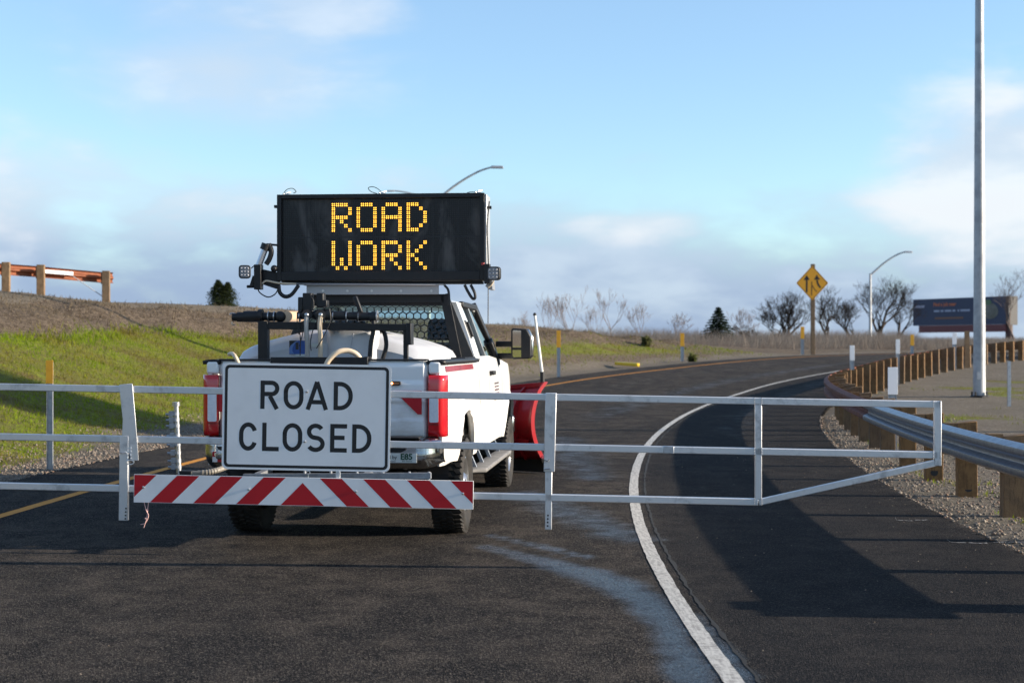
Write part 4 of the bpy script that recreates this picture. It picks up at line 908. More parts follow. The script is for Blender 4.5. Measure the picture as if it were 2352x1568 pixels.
# --- bed
rear_lo = lambda b: arch(b, 0, .58, 1.06, .66 if b < 0 else .60)
body = MB(); body.bx(-.93, .93, -1.10, 1.27, .80, .86); body.bx(-.93, .93, 1.24, 1.28, .86, 1.46)
for s in (-1, 1): body.bx(min(s*.88, s*.92), max(s*.88, s*.92), -1.10, 1.24, .86, 1.47); body.bx(min(s*.60, s*.88), max(s*.60, s*.88), -.5, .5, .86, 1.08)
bed = body.build('bed', M['white'], tk, bevel=.006)
for s in (-1, 1):
    p = side_panel('bed_side', -1.19, 1.295, lambda b: 1.495, rear_lo, 60, s, tk)
    mb = MB(); mb.grid(lambda u, v: (s*(.84+.145*v-.0*u), -1.20+2.50*u, 1.4965+.012*math.sin(PI*v)), 20, 6); mb.build('bed_rail_cap', M['black'], tk, smooth=40, solid=.03)
    # rear corner of the bed above and below the lamp
    mb = MB(); mb.bx(min(s*.853, s*.952), max(s*.853, s*.952), -1.205, -1.10, 1.392, 1.494); mb.build('corner_panel', M['white'], tk, bevel=.018)
    mb = MB(); mb.bx(min(s*.853, s*.955), max(s*.853, s*.955), -1.185, -1.10, .80, .893); mb.build('corner_trim', M['black'], tk, bevel=.01)
    # tail lamp
    mb = MB()
    def lampf(u, v):
        ang = u*PI*.5; x = .852+.118*u if u < .72 else .852+.118*.72+.060*math.sin((u-.72)/.28*PI/2)
        yb = -1.222 if u < .72 else -1.222+.11*(1-math.cos((u-.72)/.28*PI/2))
        return (s*x, yb+.012*(2*v-1)**4, .897+.488*v)
    mb.grid(lampf, 20, 12); tl = mb.build('tail_light', M['redlens'], tk, smooth=50, solid=.05)
    mb = MB(); mb.prism(rrect(.036, .118, .012, 4), lambda u, v, d: (s*(.898+u*1.0), d, 1.128+v), -1.215, -1.2265); mb.build('reverse_lens', M['whitelens'], tl)
    mb = MB()
    for zs in (1.256, .995): mb.bx(min(s*.853, s*.934), max(s*.853, s*.934), -1.2265, -1.2235, zs-.003, zs+.003)
    for k in range(0): mb.bx(min(s*.868, s*.928), max(s*.868, s*.928), -1.2285, -1.2262, 1.03+k*.046, 1.034+k*.046)
    mb.build('lens_seam', mat('lens_seam', (.10, .004, .006), .4), tl)
# red reflective strip along the bed sides
for s in (-1, 1):
    mb = MB(); nst = 10
    for i in range(nst):
        b0, b1 = -1.0+1.95*i/nst, -1.0+1.95*(i+1)/nst
        mb.add([(s*(sidex(b, z)+.003), b, z) for b, z in ((b0, 1.405), (b1, 1.405), (b1, 1.452), (b0, 1.452))], [(0, 1, 2, 3)])
    mb.build('reflective_strip', M['red'], bed)
# --- tailgate with its pressings
def tgf(u, v):
    a = -.846+1.692*u; z = .885+.612*v
    prof = np.interp(v, [0, .03, .10, .22, .26, .44, .48, .70, .75, .93, 1], [.02, .004, -.004, -.004, .010, .010, -.006, -.006, .006, -.004, .02])
    ed = min(a+.846, .846-a); prof += .03*max(0, (.03-ed)/.03)**2
    return (a, -1.21+prof, z)
mb = MB(); mb.grid(tgf, 48, 60); tg = mb.build('tailgate', M['white'], tk, smooth=30, solid=.06)
mb = MB(); mb.bx(-.846, .846, -1.214, -1.12, 1.4985, 1.513); mb.build('tailgate_cap', M['black'], tg, bevel=.004)
a0, a1 = tp(621, 820, -1.23), tp(838, 836, -1.23)
mb = MB(); mb.bx(a0.x, a1.x, -1.235, -1.15, a1.z-.03, a0.z); mb.bx(a1.x-.004, a1.x+.025, -1.242, -1.16, a1.z-.03, a0.z+.004); mb.build('tailgate_handle_trim', M['blackmetal'], tg, bevel=.004)
def ontg(pts, m, nm, par=tg, off=.004):
    mb = MB()
    P3 = [tp(x, y, -1.21) for x, y in pts]
    mb.add([(p.x, -1.219-off, p.z) for p in P3]+[(p.x, -1.214, p.z) for p in P3], [tuple(range(len(P3)))]+[(i, (i+1) % len(P3), len(P3)+(i+1) % len(P3), len(P3)+i) for i in range(len(P3))]); return mb.build(nm, m, par)
ontg([(905, 897), (969, 897), (969, 951), (960, 951)], M['signred'], 'red_decal')
ontg([(502.5, 900), (511, 900), (511, 945), (502.5, 945)], M['signred'], 'red_decal')
c = tp(909, 880, -1.22); mb = MB(); mb.prism(rrect(.042, .017, .0165, 6), lambda u, v, d: (c.x+u, d, c.z+v), -1.245, -1.20); ml = mb.build('marker_light', M['black'], tg, bevel=.003)
mb = MB(); mb.prism(rrect(.033, .010, .0095, 5), lambda u, v, d: (c.x-.003+u, d, c.z+v), -1.2485, -1.24); mb.build('lens', M['amberoff'], ml)
mb = MB(); mb.ball((c.x-.026, -1.249, c.z), .008, 10); mb.build('lit_bulb', M['amber'], ml)
# --- bumper
def bump(u, v):
    a = (u*2-1)*1.0; e = abs(a); wrap = max(0, (e-.80)/.20)
    yb = -1.40+.24*wrap**2.2; x = math.copysign(e-.03*wrap**3, a)
    lo = .640+.05*wrap**2; hi = .895-.0*wrap
    z = lo+(hi-lo)*v; y = yb+np.interp(v, [0, .12, .3, .48, .55, .82, .88, 1], [.10, .035, .004, .0, .004, .012, .03, .09])
    return (x, y, z)
mb = MB(); mb.grid(bump, 60, 18); bmpr = mb.build('rear_bumper', M['chrome'], tk, smooth=35, solid=.02)
mb = MB(); mb.bx(-.80, .80, -1.36, -1.20, .888, .902); mb.build('step_pad', M['black'], bmpr, bevel=.004)
s0, s1 = tp(846, 1027.5, -1.40), tp(972, 1036, -1.40)
mb = MB(); mb.prism([(-.76, .785), (.66, .785), (.695, .80), (.71, .822), (-.81, .822), (-.795, .80)], lambda u, v, d: (u, d, v+.0), -1.404, -1.37); mb.build('bumper_recess', M['black'], bmpr)
c0, c1 = tp(872, 1040.5, -1.405), tp(957, 1062.5, -1.405)
stk = MB(); stk.bx(c0.x-.16, c1.x, -1.4075, -1.40, c1.z, c0.z); stk = stk.build('sticker', M['label'], bmpr)
kx = c1.x
text_mb('E85', .064, lambda u, v, d: (kx-.128+u, -1.4085, c1.z+.026+v), bold=.0028, sx=1.0).build('lettering', M['green'], stk)
text_mb('Powered by', .040, lambda u, v, d: (kx-.350+u, -1.4085, c1.z+.030+v), bold=.0004).build('lettering', M['black'], stk)
text_mb('Oregon Department of Transportation', .0145, lambda u, v, d: (kx-.395+u, -1.4085, c1.z+.006+v), bold=.0003).build('lettering', M['black'], stk)
text_mb('85% Ethanol', .016, lambda u, v, d: (kx-.115+u, -1.4085, c1.z+.008+v), bold=.0002).build('lettering', M['green'], stk)
q0, q1 = tp(490, 1036, -1.37), tp(508, 1060, -1.37); mb = MB(); mb.bx(q0.x, q0.x+.04, -1.395, -1.38, (q0.z+q1.z)/2, q0.z); mb.bx(q0.x+.04, q0.x+.09, -1.395, -1.38, q1.z, (q0.z+q1.z)/2); mb.build('red_decal', M['signred'], bmpr)
mb = MB(); mb.bx(q0.x, q0.x+.04, -1.395, -1.38, q1.z, (q0.z+q1.z)/2-.0005); mb.build('white_decal', M['signwhite'], bmpr)
mb = MB(); mb.lathe((.955, -1.27, .79), (1, -.6, 0), [(.022, 0), (.022, .01)], 12); mb.build('sensor', M['black'], bmpr)
# --- chassis
ch = MB()
for s in (-1, 1): ch.bx(s*.42-.05, s*.42+.05, -1.25, 4.9, .56, .74)
ch.bx(-.42, .42, -1.22, -1.12, .55, .70); ch.bx(-.40, .40, 1.2, 4.3, .50, .78); ch.cyl((-.8, 0, .42), (.8, 0, .42), .06, 12); ch.ball((0, 0, .42), .17, 14)
ch.lathe((0, -.75, .62), UP, [(.2, -.13), (.36, -.1), (.37, .05), (.2, .08)], 24); ch.cyl((.62, -1.2, .55), (.62, .2, .55), .045, 12); ch.bx(-.06, .06, -1.42, -1.2, .50, .58); ch.cyl((-.8, 4.17, .42), (.8, 4.17, .42), .06, 12)
ch.bx(-.86, .86, .60, 4.9, .60, .66)
for s in (-1, 1): ch.bar((s*.55, -.62, .60), (s*.55, .62, .60), .08, .05); ch.cyl((s*.5, .05, .45), (s*.5, -.25, .80), .03, 8)
ch.build('chassis', M['blackmetal'], tk)
for c_ in (0, 4.17):                   # wheel wells
    for s in (-1, 1):
        mb = MB(); n = 16; ring = [(c_+.60*math.cos(PI*i/n), .42+.66*math.sin(PI*i/n)) for i in range(n+1)]
        mb.add([(s*.93, y, z) for y, z in ring]+[(s*.55, y, z) for y, z in ring], [(i, i+1, n+2+i, n+1+i) for i in range(n)]); mb.add([(s*.55, y, z) for y, z in ring], [tuple(range(n+1))]); mb.build('wheel_well', M['black'], tk)
# --- wheels
def wheel():
    r = .412; rt = MB(); prof = [(.235, -.105), (.30, -.135), (.36, -.142), (.395, -.132), (.407, -.118), (.410, -.06), (.411, 0), (.410, .06), (.407, .118), (.395, .132), (.36, .142), (.30, .135), (.235, .105)]
    rt.lathe((0, 0, 0), (1, 0, 0), prof, 64, cap=False)
    for k in range(46):
        a = 2*PI*k/46
        for lat, wd, ph in ((-.100, .050, 0), (-.038, .040, .5), (.028, .040, .1), (.098, .050, .6)):
            aa = a+ph*2*PI/46; ca, sa = math.cos(aa), math.sin(aa); tg_ = Vector((0, -sa, ca)); rd = Vector((0, ca, sa)); c_ = Vector((lat, 0, 0))+rd*.404; wl = .019; tw = Vector((.12*(1 if lat > 0 else -1), 0, 0))*.1
            q = [(-1, -1), (1, -1), (1, 1), (-1, 1)]
            rt.hexa([c_+Vector((1, 0, 0))*i*wd/2+tg_*(j*wl)+tw*j for i, j in q], [c_+rd*.018+Vector((1, 0, 0))*i*wd/2*.92+tg_*(j*wl*.9)+tw*j for i, j in q])
    rm = MB(); rm.lathe((0, 0, 0), (1, 0, 0), [(.236, -.10), (.24, .11), (.228, .118), (.21, .10), (.20, .06), (.12, .075), (.09, .11), (.075, .135), (.05, .14), (.001, .14)], 40, cap=False)
    for k in range(8):
        a = 2*PI*k/8; rm.cyl((.07, .155*math.cos(a), .155*math.sin(a)), (.085, .155*math.cos(a), .155*math.sin(a)), .034, 10); rm.cyl((.10, .075*math.cos(a+.3), .075*math.sin(a+.3)), (.132, .075*math.cos(a+.3), .075*math.sin(a+.3)), .011, 6)
    return rt, rm
rt, rm = wheel()
def wheel_at(a, b, s):
    t, r_ = MB(), MB()
    t.v = [(a+s*x, b+y, .418+z) for x, y, z in rt.v]; t.f = list(rt.f); t.mi = list(rt.mi)
    r_.v = [(a+s*x, b+y, .418+z) for x, y, z in rm.v]; r_.f = list(rm.f); r_.mi = list(rm.mi)
    o = t.build('wheel', M['rubber'], tk, smooth=35); r_.build('rim', M['steel'], o, smooth=40)
for s in (-1, 1): wheel_at(s*.885, 0, s); wheel_at(s*.885, 4.17, s)
# --- cab and front
front_lo = lambda b: arch(b, 4.17, .60, 1.04, .62)
def ztop_f(b): return 1.47-.10*max(0, (b-3.75)/1.4)
for s in (-1, 1):
    mb_ = side_panel('cab_side', 1.315, 2.20, lambda b: 1.52, lambda b: .62, 18, s, tk)
    dr_ = side_panel('door', 2.212, 3.55, lambda b: 1.52-.04*max(0, (b-2.6)/.95), lambda b: .62, 30, s, tk)
    side_panel('front_fender', 3.562, 5.12, ztop_f, front_lo, 50, s, tk)
    x = sidex(2.5, 1.33); mb = MB(); mb.prism(rrect(.11, .022, .02, 5), lambda u, v, d: (s*d, 2.42+u, 1.345+v), x-.005, x+.045); mb.build('handle', M['black'], dr_, bevel=.006)
    mb = MB()
    for i, (zz, hh_) in enumerate(((1.23, .02), (1.195, .016), (1.16, .02), (1.125, .014), (1.06, .012))): mb.bx(min(s*(sidex(2.9, zz)+.0005), s*(sidex(2.9, zz)+.006)), max(s*(sidex(2.9, zz)+.0005), s*(sidex(2.9, zz)+.006)), 2.7, 3.1, zz-hh_/2, zz+hh_/2)
    mb.build('door_emblem', M['greylens'], dr_)
    # running board
    mb = MB(); mb.hexa([(s*.93, .72, .445), (s*1.10, .85, .445), (s*1.10, 3.40, .445), (s*.93, 3.50, .445)], [(s*.93, .72, .485), (s*1.10, .85, .485), (s*1.10, 3.40, .485), (s*.93, 3.50, .485)]); rb_ = mb.build('running_board', mat('step_grey', (.20, .19, .18), .6, noise=(9, .6, (.10, .10, .10))), tk, bevel=.012)
    mb = MB()
    for b in (1.0, 1.6, 2.3, 3.2): mb.bar((s*.90, b, .66), (s*.98, b, .47), .05, .03)
    mb.build('step_bracket', M['galv'], rb_)
bk = MB(); bk.bx(-.93, .93, 1.315, 1.345, .62, 1.50); bk.build('cab_back', M['white'], tk, bevel=.01)
hd = MB(); hd.grid(lambda u, v: ((u*2-1)*.90*(1-.10*v), 3.72+1.40*v, 1.475-.075*v-.05*abs(u*2-1)**3+.02*math.sin(u*PI)), 20, 12); hd.build('hood', M['white'], tk, smooth=50, solid=.04)
fr = MB(); fr.bx(-.86, .86, 4.98, 5.14, .72, 1.36); fr.build('grille', M['black'], tk, bevel=.03); fr = MB(); fr.bx(-.98, .98, 5.10, 5.30, .56, .80); fr.build('front_bumper', M['chrome'], tk, bevel=.04)
# greenhouse
BW, RWd = .935, .735                 # half widths at belt and roof
zb_, zr_ = 1.50, 2.045
def gh(s, b, t): return Vector((s*(BW+(RWd-BW)*t-.035*t*(t-1)*-1*-1), b, zb_+(zr_-zb_)*t))
def roof(u, v):
    b = 1.46+1.62*v; a = (u*2-1); e = abs(a)
    return (a*(RWd+.01)-0, b, 2.045+.085*(1-e**3.2)*(.75+.25*math.sin(PI*v))-.05*max(0, (.12-v)/.12)**2-.06*max(0, (v-.85)/.15)**2)
mb = MB(); mb.grid(roof, 24, 16); mb.build('roof', M['white'], tk, smooth=50, solid=.05)
for s in (-1, 1):
    mb = MB()                         # rear pillar
    q = lambda b0, b1, t, din: [gh(s, b0, t), gh(s, b1, t), gh(s, b1, t)-Vector((s*din, 0, 0)), gh(s, b0, t)-Vector((s*din, 0, 0))]
    ts_ = [0, .33, .66, 1.0]
    for i in range(3): mb.hexa(q(1.33+.13*ts_[i], 1.82-.04*ts_[i], ts_[i], .09), q(1.33+.13*ts_[i+1], 1.82-.04*ts_[i+1], ts_[i+1], .09))
    mb.build('rear_pillar', M['white'], tk, smooth=30)
    mb = MB(); mb.bar(gh(s, 2.30, 0)-Vector((s*.02, 0, 0)), gh(s, 2.30, 1)-Vector((s*.02, 0, 0)), .10, .05, up=(s, 0, .3)); mb.build('door_pillar', mat('window_trim', (.30, .29, .27), .35, .5), tk)
    mb = MB(); mb.bar(gh(s, 3.62, 0)-Vector((s*.015, 0, .06)), gh(s, 3.04, 1)-Vector((s*.015, 0, 0)), .13, .07, up=(s, 0, .3)); mb.bar(gh(s, 1.80, .98), gh(s, 3.05, .98), .05, .06); mb.build('front_pillar', M['black'], tk, bevel=.012)
    mb = MB(); g = lambda b, t: gh(s, b, t)-Vector((s*.02, 0, 0))
    mb.add([g(1.80, 0), g(2.26, 0), g(2.26, .97), g(1.80, .97)], [(0, 1, 2, 3)]); mb.build('rear_side_window', M['darkglass'], tk)
    mb = MB(); mb.add([g(2.34, 0), g(3.60, -.06), g(3.06, .97), g(2.34, .97)], [(0, 1, 2, 3)]); mb.build('front_side_window', M['darkglass'], tk)
    # towing mirror
    mc_ = (s*1.205, 3.35)
    mb = MB(); mb.bar((s*.93, 3.42, 1.645), (s*1.13, 3.37, 1.645), .055, .062); mb.bar((s*.95, 3.42, 1.515), (s*1.13, 3.37, 1.515), .055, .062); mb.bar(gh(s, 3.42, -.12), gh(s, 3.30, .34), .14, .05, up=(s, 0, .3)); mr = mb.build('mirror', M['black'], tk, bevel=.012)
    c0, c1 = (Vector((1.105, 0, 1.815)), Vector((1.325, 0, 1.475)))
    sh = [(1.105, 1.50), (1.125, 1.478), (1.295, 1.485), (1.325, 1.51), (1.325, 1.72), (1.275, 1.808), (1.125, 1.818), (1.105, 1.80)]
    mb = MB(); mb.prism([(s*u, v) for u, v in sh][::s], lambda u, v, d: (u, d, v), 3.30, 3.335); mb.build('mirror_frame', M['black'], mr, bevel=.012)
    mb = MB(); mb.prism([(s*(u+.012 if u > 1.2 else u-.0), v) for u, v in sh][::s], lambda u, v, d: (u+s*.006, d, v), 3.336, 3.44); mb.build('mirror_shell', M['chrome'], mr, bevel=.03)
    mb = MB(); tl_ = .025
    def gm(pts): mb.add([(s*u, 3.2975+(u-1.2)*.16, v) for u, v in pts], [tuple(range(len(pts)))])
    gm([(1.124, 1.606), (1.307, 1.606), (1.307, 1.712), (1.264, 1.788), (1.134, 1.796), (1.124, 1.785)]); gm([(1.124, 1.518), (1.134, 1.501), (1.286, 1.506), (1.307, 1.526), (1.307, 1.580), (1.124, 1.580)]); mb.build('mirror_glass', M['mirror'], mr)
    cc = gh(s, 1.56, .52); mb = MB(); mb.prism(rrect(.032, .075, .02, 5), lambda u, v, d: (cc.x+s*(d-.36*v), cc.y+u, cc.z+v), .0, .035); mb.prism(rrect(.05, .088, .01, 3), lambda u, v, d: (cc.x+s*(d-.36*v), cc.y+u-.01, cc.z+v), -.004, .008); mb.build('side_marker_lamp', M['black'], tk, bevel=.005)
# glass front and back
mb = MB(); mb.add([(-.84, 1.36, 1.50), (.84, 1.36, 1.50), (.66, 1.47, 2.04), (-.66, 1.47, 2.04)], [(0, 1, 2, 3)]); mb.build('rear_window', M['glass'], tk)
mb = MB(); mb.grid(lambda u, v: ((u*2-1)*(.88-.19*v), 3.72-.62*v+.08*math.cos((u-.5)*PI), 1.46+.60*v), 10, 4); mb.build('windshield', M['glass'], tk, smooth=60)
seat = MB()
for a in (-.46, .46):
    seat.hexa([(a-.25, 2.55, 1.0), (a+.25, 2.55, 1.0), (a+.25, 2.70, 1.0), (a-.25, 2.70, 1.0)], [(a-.21, 2.38, 1.66), (a+.21, 2.38, 1.66), (a+.21, 2.50, 1.66), (a-.21, 2.50, 1.66)])
    seat.hexa([(a-.15, 2.37, 1.68), (a+.15, 2.37, 1.68), (a+.15, 2.47, 1.68), (a-.15, 2.47, 1.68)], [(a-.13, 2.33, 1.90), (a+.13, 2.33, 1.90), (a+.13, 2.43, 1.90), (a-.13, 2.43, 1.90)])
seat.build('seat', M['seat'], tk, bevel=.04)
mb = MB(); mb.bx(-.85, .85, 3.35, 3.72, 1.2, 1.47); mb.bx(-.88, .88, 1.36, 3.7, .70, .74); mb.build('dashboard', M['black'], tk, bevel=.05)
mb = MB(); mb.tube([tp(1121, 742, 4.2), tp(1121.5, 655, 4.2)], .006, 6); mb.build('antenna', M['black'], tk)
# --- headache rack with hexagonal mesh
RBb = 1.22; rack = MB()
hwb, hwt = .785, .655; zlo, zhi = 1.50, 2.085
for s in (-1, 1):
    rack.bar((s*hwb, RBb, zlo-.02), (s*hwt, RBb, zhi+.03), .085, .06, up=(0, 1, 0))
    rack.hexa([(s*(hwb+.02), RBb-.0, zlo-.0), (s*(hwb+.155), RBb+.02, zlo-.0), (s*(hwb+.155), RBb+.028, zlo), (s*(hwb+.02), RBb+.008, zlo)], [(s*(hwt+.02), RBb, zhi), (s*(hwt+.045), RBb+.02, zhi), (s*(hwt+.045), RBb+.028, zhi), (s*(hwt+.02), RBb+.008, zhi)])
    rack.bx(s*.87-.07, s*.87+.07, .5, RBb+.05, 1.50, 1.515)
rack.bx(-hwt, hwt, RBb-.03, RBb+.03, 2.03, 2.115); rack.bx(-hwb, hwb, RBb-.03, RBb+.03, 1.47, 1.53); rack.bx(-.64, .64, RBb-.004, RBb+.004, 2.005, 2.03)
rk = rack.build('headache_rack', M['blackmetal'], tk, bevel=.004)
mb = MB(); ph = .0695; rh = ph/math.sqrt(3)
r_in, r_out = rh*.84, rh*1.0
row = 0; z = 1.545
while z < 2.01:
    wlim = hwb-.05-(hwb-hwt)*(z-zlo)/(zhi-zlo); a = -1.0+(ph/2 if row % 2 else 0)
    while a < 1.0:
        if abs(a) < wlim:
            o_ = [(a+r_out*math.sin(k*PI/3), RBb, z+r_out*math.cos(k*PI/3)) for k in range(6)]; i_ = [(a+r_in*math.sin(k*PI/3), RBb, z+r_in*math.cos(k*PI/3)) for k in range(6)]
            mb.add(o_+i_+[(p[0], RBb+.006, p[2]) for p in i_], [(k, (k+1) % 6, 6+(k+1) % 6, 6+k) for k in range(6)]+[(6+k, 6+(k+1) % 6, 12+(k+1) % 6, 12+k) for k in range(6)])
        a += ph
    z += rh*1.5; row += 1
mb.build('hex_mesh', M['blackmetal'], rk)
pb0, pb1 = tp(705, 656, 1.12), tp(1008, 676, 1.12)
mb = MB(); mb.bx(pb0.x, pb1.x, 1.10, 1.13, pb1.z, pb0.z); mb.bx(pb0.x-.02, pb1.x+.05, 1.06, 1.16, pb0.z, pb0.z+.012); rp = mb.build('mounting_plate', mat('plate_steel', (.36, .36, .37), .45, .5), rk, bevel=.003)
mb = MB()
for px in (742, 798, 854, 921, 991): q = tp(px, 668, 1.10); mb.lathe((q.x, 1.10, q.z), (0, -1, 0), [(.012, 0), (.012, .008)], 8)
mb.build('bolt', M['steel'], rp)
# --- message board over the cab
MBb = 1.02
A0, A1 = tp(636, 447, MBb), tp(1112, 650, MBb)
sgn_ = tthing('message_board', 'large black LED message board showing ROAD WORK in amber, mounted over the truck cab', 'message board', (A0.x+A1.x)/2, 1.2, A1.z)
ax0, ax1, az0, az1 = A0.x, A1.x, A1.z+.03, A0.z
mb = MB(); fw_, fb = .040, .085
mb.bx(ax0, ax1, MBb+.06, MBb+.30, az0, az1); mb.build('cabinet', M['blackmetal'], sgn_, bevel=.005)
mb = MB(); mb.bx(ax0-.001, ax0+fw_, MBb, MBb+.07, az0, az1); mb.bx(ax1-fw_, ax1+.001, MBb, MBb+.07, az0, az1); mb.bx(ax0+fw_, ax1-fw_, MBb, MBb+.07, az1-fw_, az1); mb.bx(ax0+fw_, ax1-fw_, MBb, MBb+.07, az0, az0+fb); mb.build('frame', M['blackmetal'], sgn_, bevel=.004)
mb = MB(); mb.bx(ax1, ax1+.022, MBb+.03, MBb+.33, az0+.03, az1-.01); mb.build('side_cover', mat('side_grey', (.42, .42, .43), .4, .4), sgn_, bevel=.006)
# display face: dark, with a grid of unlit LEDs and grey patches painting in cloudy reflections and smears
m = bpy.data.materials.new('led_panel'); m.use_nodes = True; T = NT(m.node_tree); oc = T.n('ShaderNodeTexCoord').outputs['Object']
PIT = .0399
sc_ = T.n('ShaderNodeVectorMath', {0: oc, 1: (1/PIT*2, 1/PIT*2, 1/PIT*2)}, operation='MULTIPLY').outputs[0]
fr_ = T.n('ShaderNodeVectorMath', {0: sc_}, operation='FRACTION').outputs[0]; cz = T.n('ShaderNodeVectorMath', {0: fr_, 1: (.5, .5, .5)}, operation='SUBTRACT').outputs[0]
sp_ = T.n('ShaderNodeSeparateXYZ', {0: cz}).outputs
d2 = T.math('ADD', T.math('MULTIPLY', sp_[0], sp_[0]), T.math('MULTIPLY', sp_[2], sp_[2])); dot = T.mapr(d2, .075, .035)
refl_smear = T.mapr(T.noise(T.n('ShaderNodeMapping', {0: oc, 1: (3.3, 0, 0), 2: (0, .25, 0), 3: (1.7, 1, .75)}).outputs[0], 1.6, 6, .6, .8), .46, .64)
colp = T.mix(T.math('MULTIPLY', dot, .7), (.0045, .0045, .006), (.032, .030, .032)); colp = T.mix(T.math('MULTIPLY', refl_smear, .62), colp, (.115, .110, .105))
pb = T.n('ShaderNodeBsdfPrincipled', {'Base Color': colp, 'Roughness': T.math('ADD', .25, T.math('MULTIPLY', refl_smear, .35)), 'Specular IOR Level': .3})
T.n('ShaderNodeOutputMaterial', {0: pb.outputs[0]})
mb = MB(); mb.bx(ax0+fw_, ax1-fw_, MBb+.045, MBb+.055, az0+fb, az1-fw_); pan = mb.build('display', m, sgn_)
mb = MB()
for k in range(1, 8): x = tp(645+58.0*k, 500, MBb).x; mb.bx(x-.003, x+.003, MBb+.043, MBb+.0452, az0+fb, az1-fw_)
zz = tp(870, 543.5, MBb).z; mb.bx(ax0+fw_, ax1-fw_, MBb+.0425, MBb+.0448, zz-.005, zz+.005); mb.build('module_gap', M['signblack'], pan)
FONT = {'R': ['####.', '#...#', '#...#', '####.', '#.#..', '#..#.', '#...#'], 'O': ['.###.', '#...#', '#...#', '#...#', '#...#', '#...#', '.###.'], 'A': ['.###.', '#...#', '#...#', '#####', '#...#', '#...#', '#...#'],
        'D': ['###..', '#..#.', '#...#', '#...#', '#...#', '#..#.', '###..'], 'W': ['#...#', '#...#', '#...#', '#...#', '#.#.#', '#.#.#', '.#.#.'], 'K': ['#...#', '#..#.', '#.#..', '##...', '#.#..', '#..#.', '#...#']}
o1, o2 = tp(765.5, 470.5, MBb+.04), tp(976.2, 614.6, MBb+.04)
px_ = (o2.x-o1.x)/22; pz_ = (o1.z-o2.z)/15
for ln, word in enumerate(('ROAD', 'WORK')):
    for ci, chh in enumerate(word):
        mb = MB()
        for r_, rowp in enumerate(FONT[chh]):
            for c_, on in enumerate(rowp):
                if on != '#': continue
                cx_, cz_ = o1.x+(ci*6+c_)*px_, o1.z-(ln*9+r_)*pz_
                for dx in (-1, 1):
                    for dz in (-1, 1): mb.lathe((cx_+dx*px_*.225, MBb+.046, cz_+dz*pz_*.225), (0, -1, 0), [(px_*.158, 0), (px_*.148, .004), (px_*.07, .006)], 8)
        mb.build('lit_letter', M['led'], pan)
# mast actuator, brackets and work lights
def L(x, y, b=MBb): return tp(x, y, b)
ac = MB(); ac.tube([L(611, 566), L(593, 613)], .030, 14); ac.build('actuator', mat('actuator_tube', (.50, .51, .54), .3, .7), sgn_, smooth=50)
ac = MB(); ac.tube([L(612, 560), L(607, 574)], .045, 12); ac.tube(bez([L(617, 560), L(623, 577), L(619, 594), L(611, 607)], 6), .026, 8); ac.bar(L(612, 561), L(636, 563), .02, .02); ac.tube([L(636, 563), L(640, 563)], .015, 6)
ac.bx(L(586, 0).x, L(602, 0).x, MBb-.05, MBb+.05, L(0, 667).z, L(0, 611).z); p = [L(602, 618), L(640, 626), L(640, 664), L(632, 663), L(602, 653)]
ac.prism([(q.x, q.z) for q in p], lambda u, v, d: (u, d, v), MBb+.02, MBb+.08); ac.ball(L(630, 617), .035, 10); ac.bar(L(585, 634), L(577, 659), .035, .03, up=(0, 1, 0)); ac.tube([L(567, 658), L(592, 658)], .015, 8)
ac.build('bracket', M['blackmetal'], sgn_, bevel=.004)
ac = MB(); ac.bx(L(1113, 0).x, L(1126, 0).x, MBb-.05, MBb+.05, L(0, 656).z, L(0, 612).z); ac.build('bracket', M['blackmetal'], sgn_, bevel=.004)
for p_, q_ in (((597.5, 601), (597, 607)), ((1109.5, 603), (1109.5, 609))): ac = MB(); ac.tube([L(*p_), L(*q_)], .017, 10); ac.build('warning_cap', M['red'], sgn_, smooth=40)
ac = MB(); p = [L(1113, 656), L(1128, 640), L(1130, 664), L(1121, 664)]; ac.prism([(q.x, q.z) for q in p], lambda u, v, d: (u, d, v), MBb+.05, MBb+.3); ac.build('side_bracket', mat('bracket_grey', (.30, .30, .31), .4, .4), sgn_)
ac = MB(); ac.bx(ax0+.02, ax1-.02, MBb+.08, MBb+.16, az0-.035, az0-.004); ac.build('bottom_rail', M['blackmetal'], sgn_, bevel=.004)
ac = MB(); ac.tube([L(x, 651.5+.006*(x-680)) for x in (668, 1000)], .006, 6); ac.build('trim_strip', M['steel'], sgn_)
for (x0, x1, y0, y1) in ((548.5, 575.5, 609, 639), (1118, 1147.5, 612.5, 643)):
    c = L((x0+x1)/2, (y0+y1)/2, MBb-.06); hw_ = (L(x1, 0).x-L(x0, 0).x)/2; hh_ = (L(0, y0).z-L(0, y1).z)/2; sgx = 1 if x0 > 800 else -1
    fnl = lambda u, v, d: (c.x+u+sgx*d*.25, c.y+d-u*.12*sgx, c.z+v)
    mb = MB(); mb.prism(rrect(hw_, hh_, .03, 5), fnl, 0, .05); wl_ = mb.build('work_light', M['black'], sgn_, bevel=.006)
    mb = MB(); mb.prism(rrect(hw_-.012, hh_-.012, .022, 5), fnl, -.002, .004); mb.build('lens', M['greylens'], wl_)
    mb = MB()
    for i in (-1, 0, 1):
        for j in (-1, 0, 1): q = fnl(i*hw_*.52, j*hh_*.52, -.002); mb.ball(q, .010, 8)
    mb.build('led_lens', M['ledlens'], wl_, smooth=50)
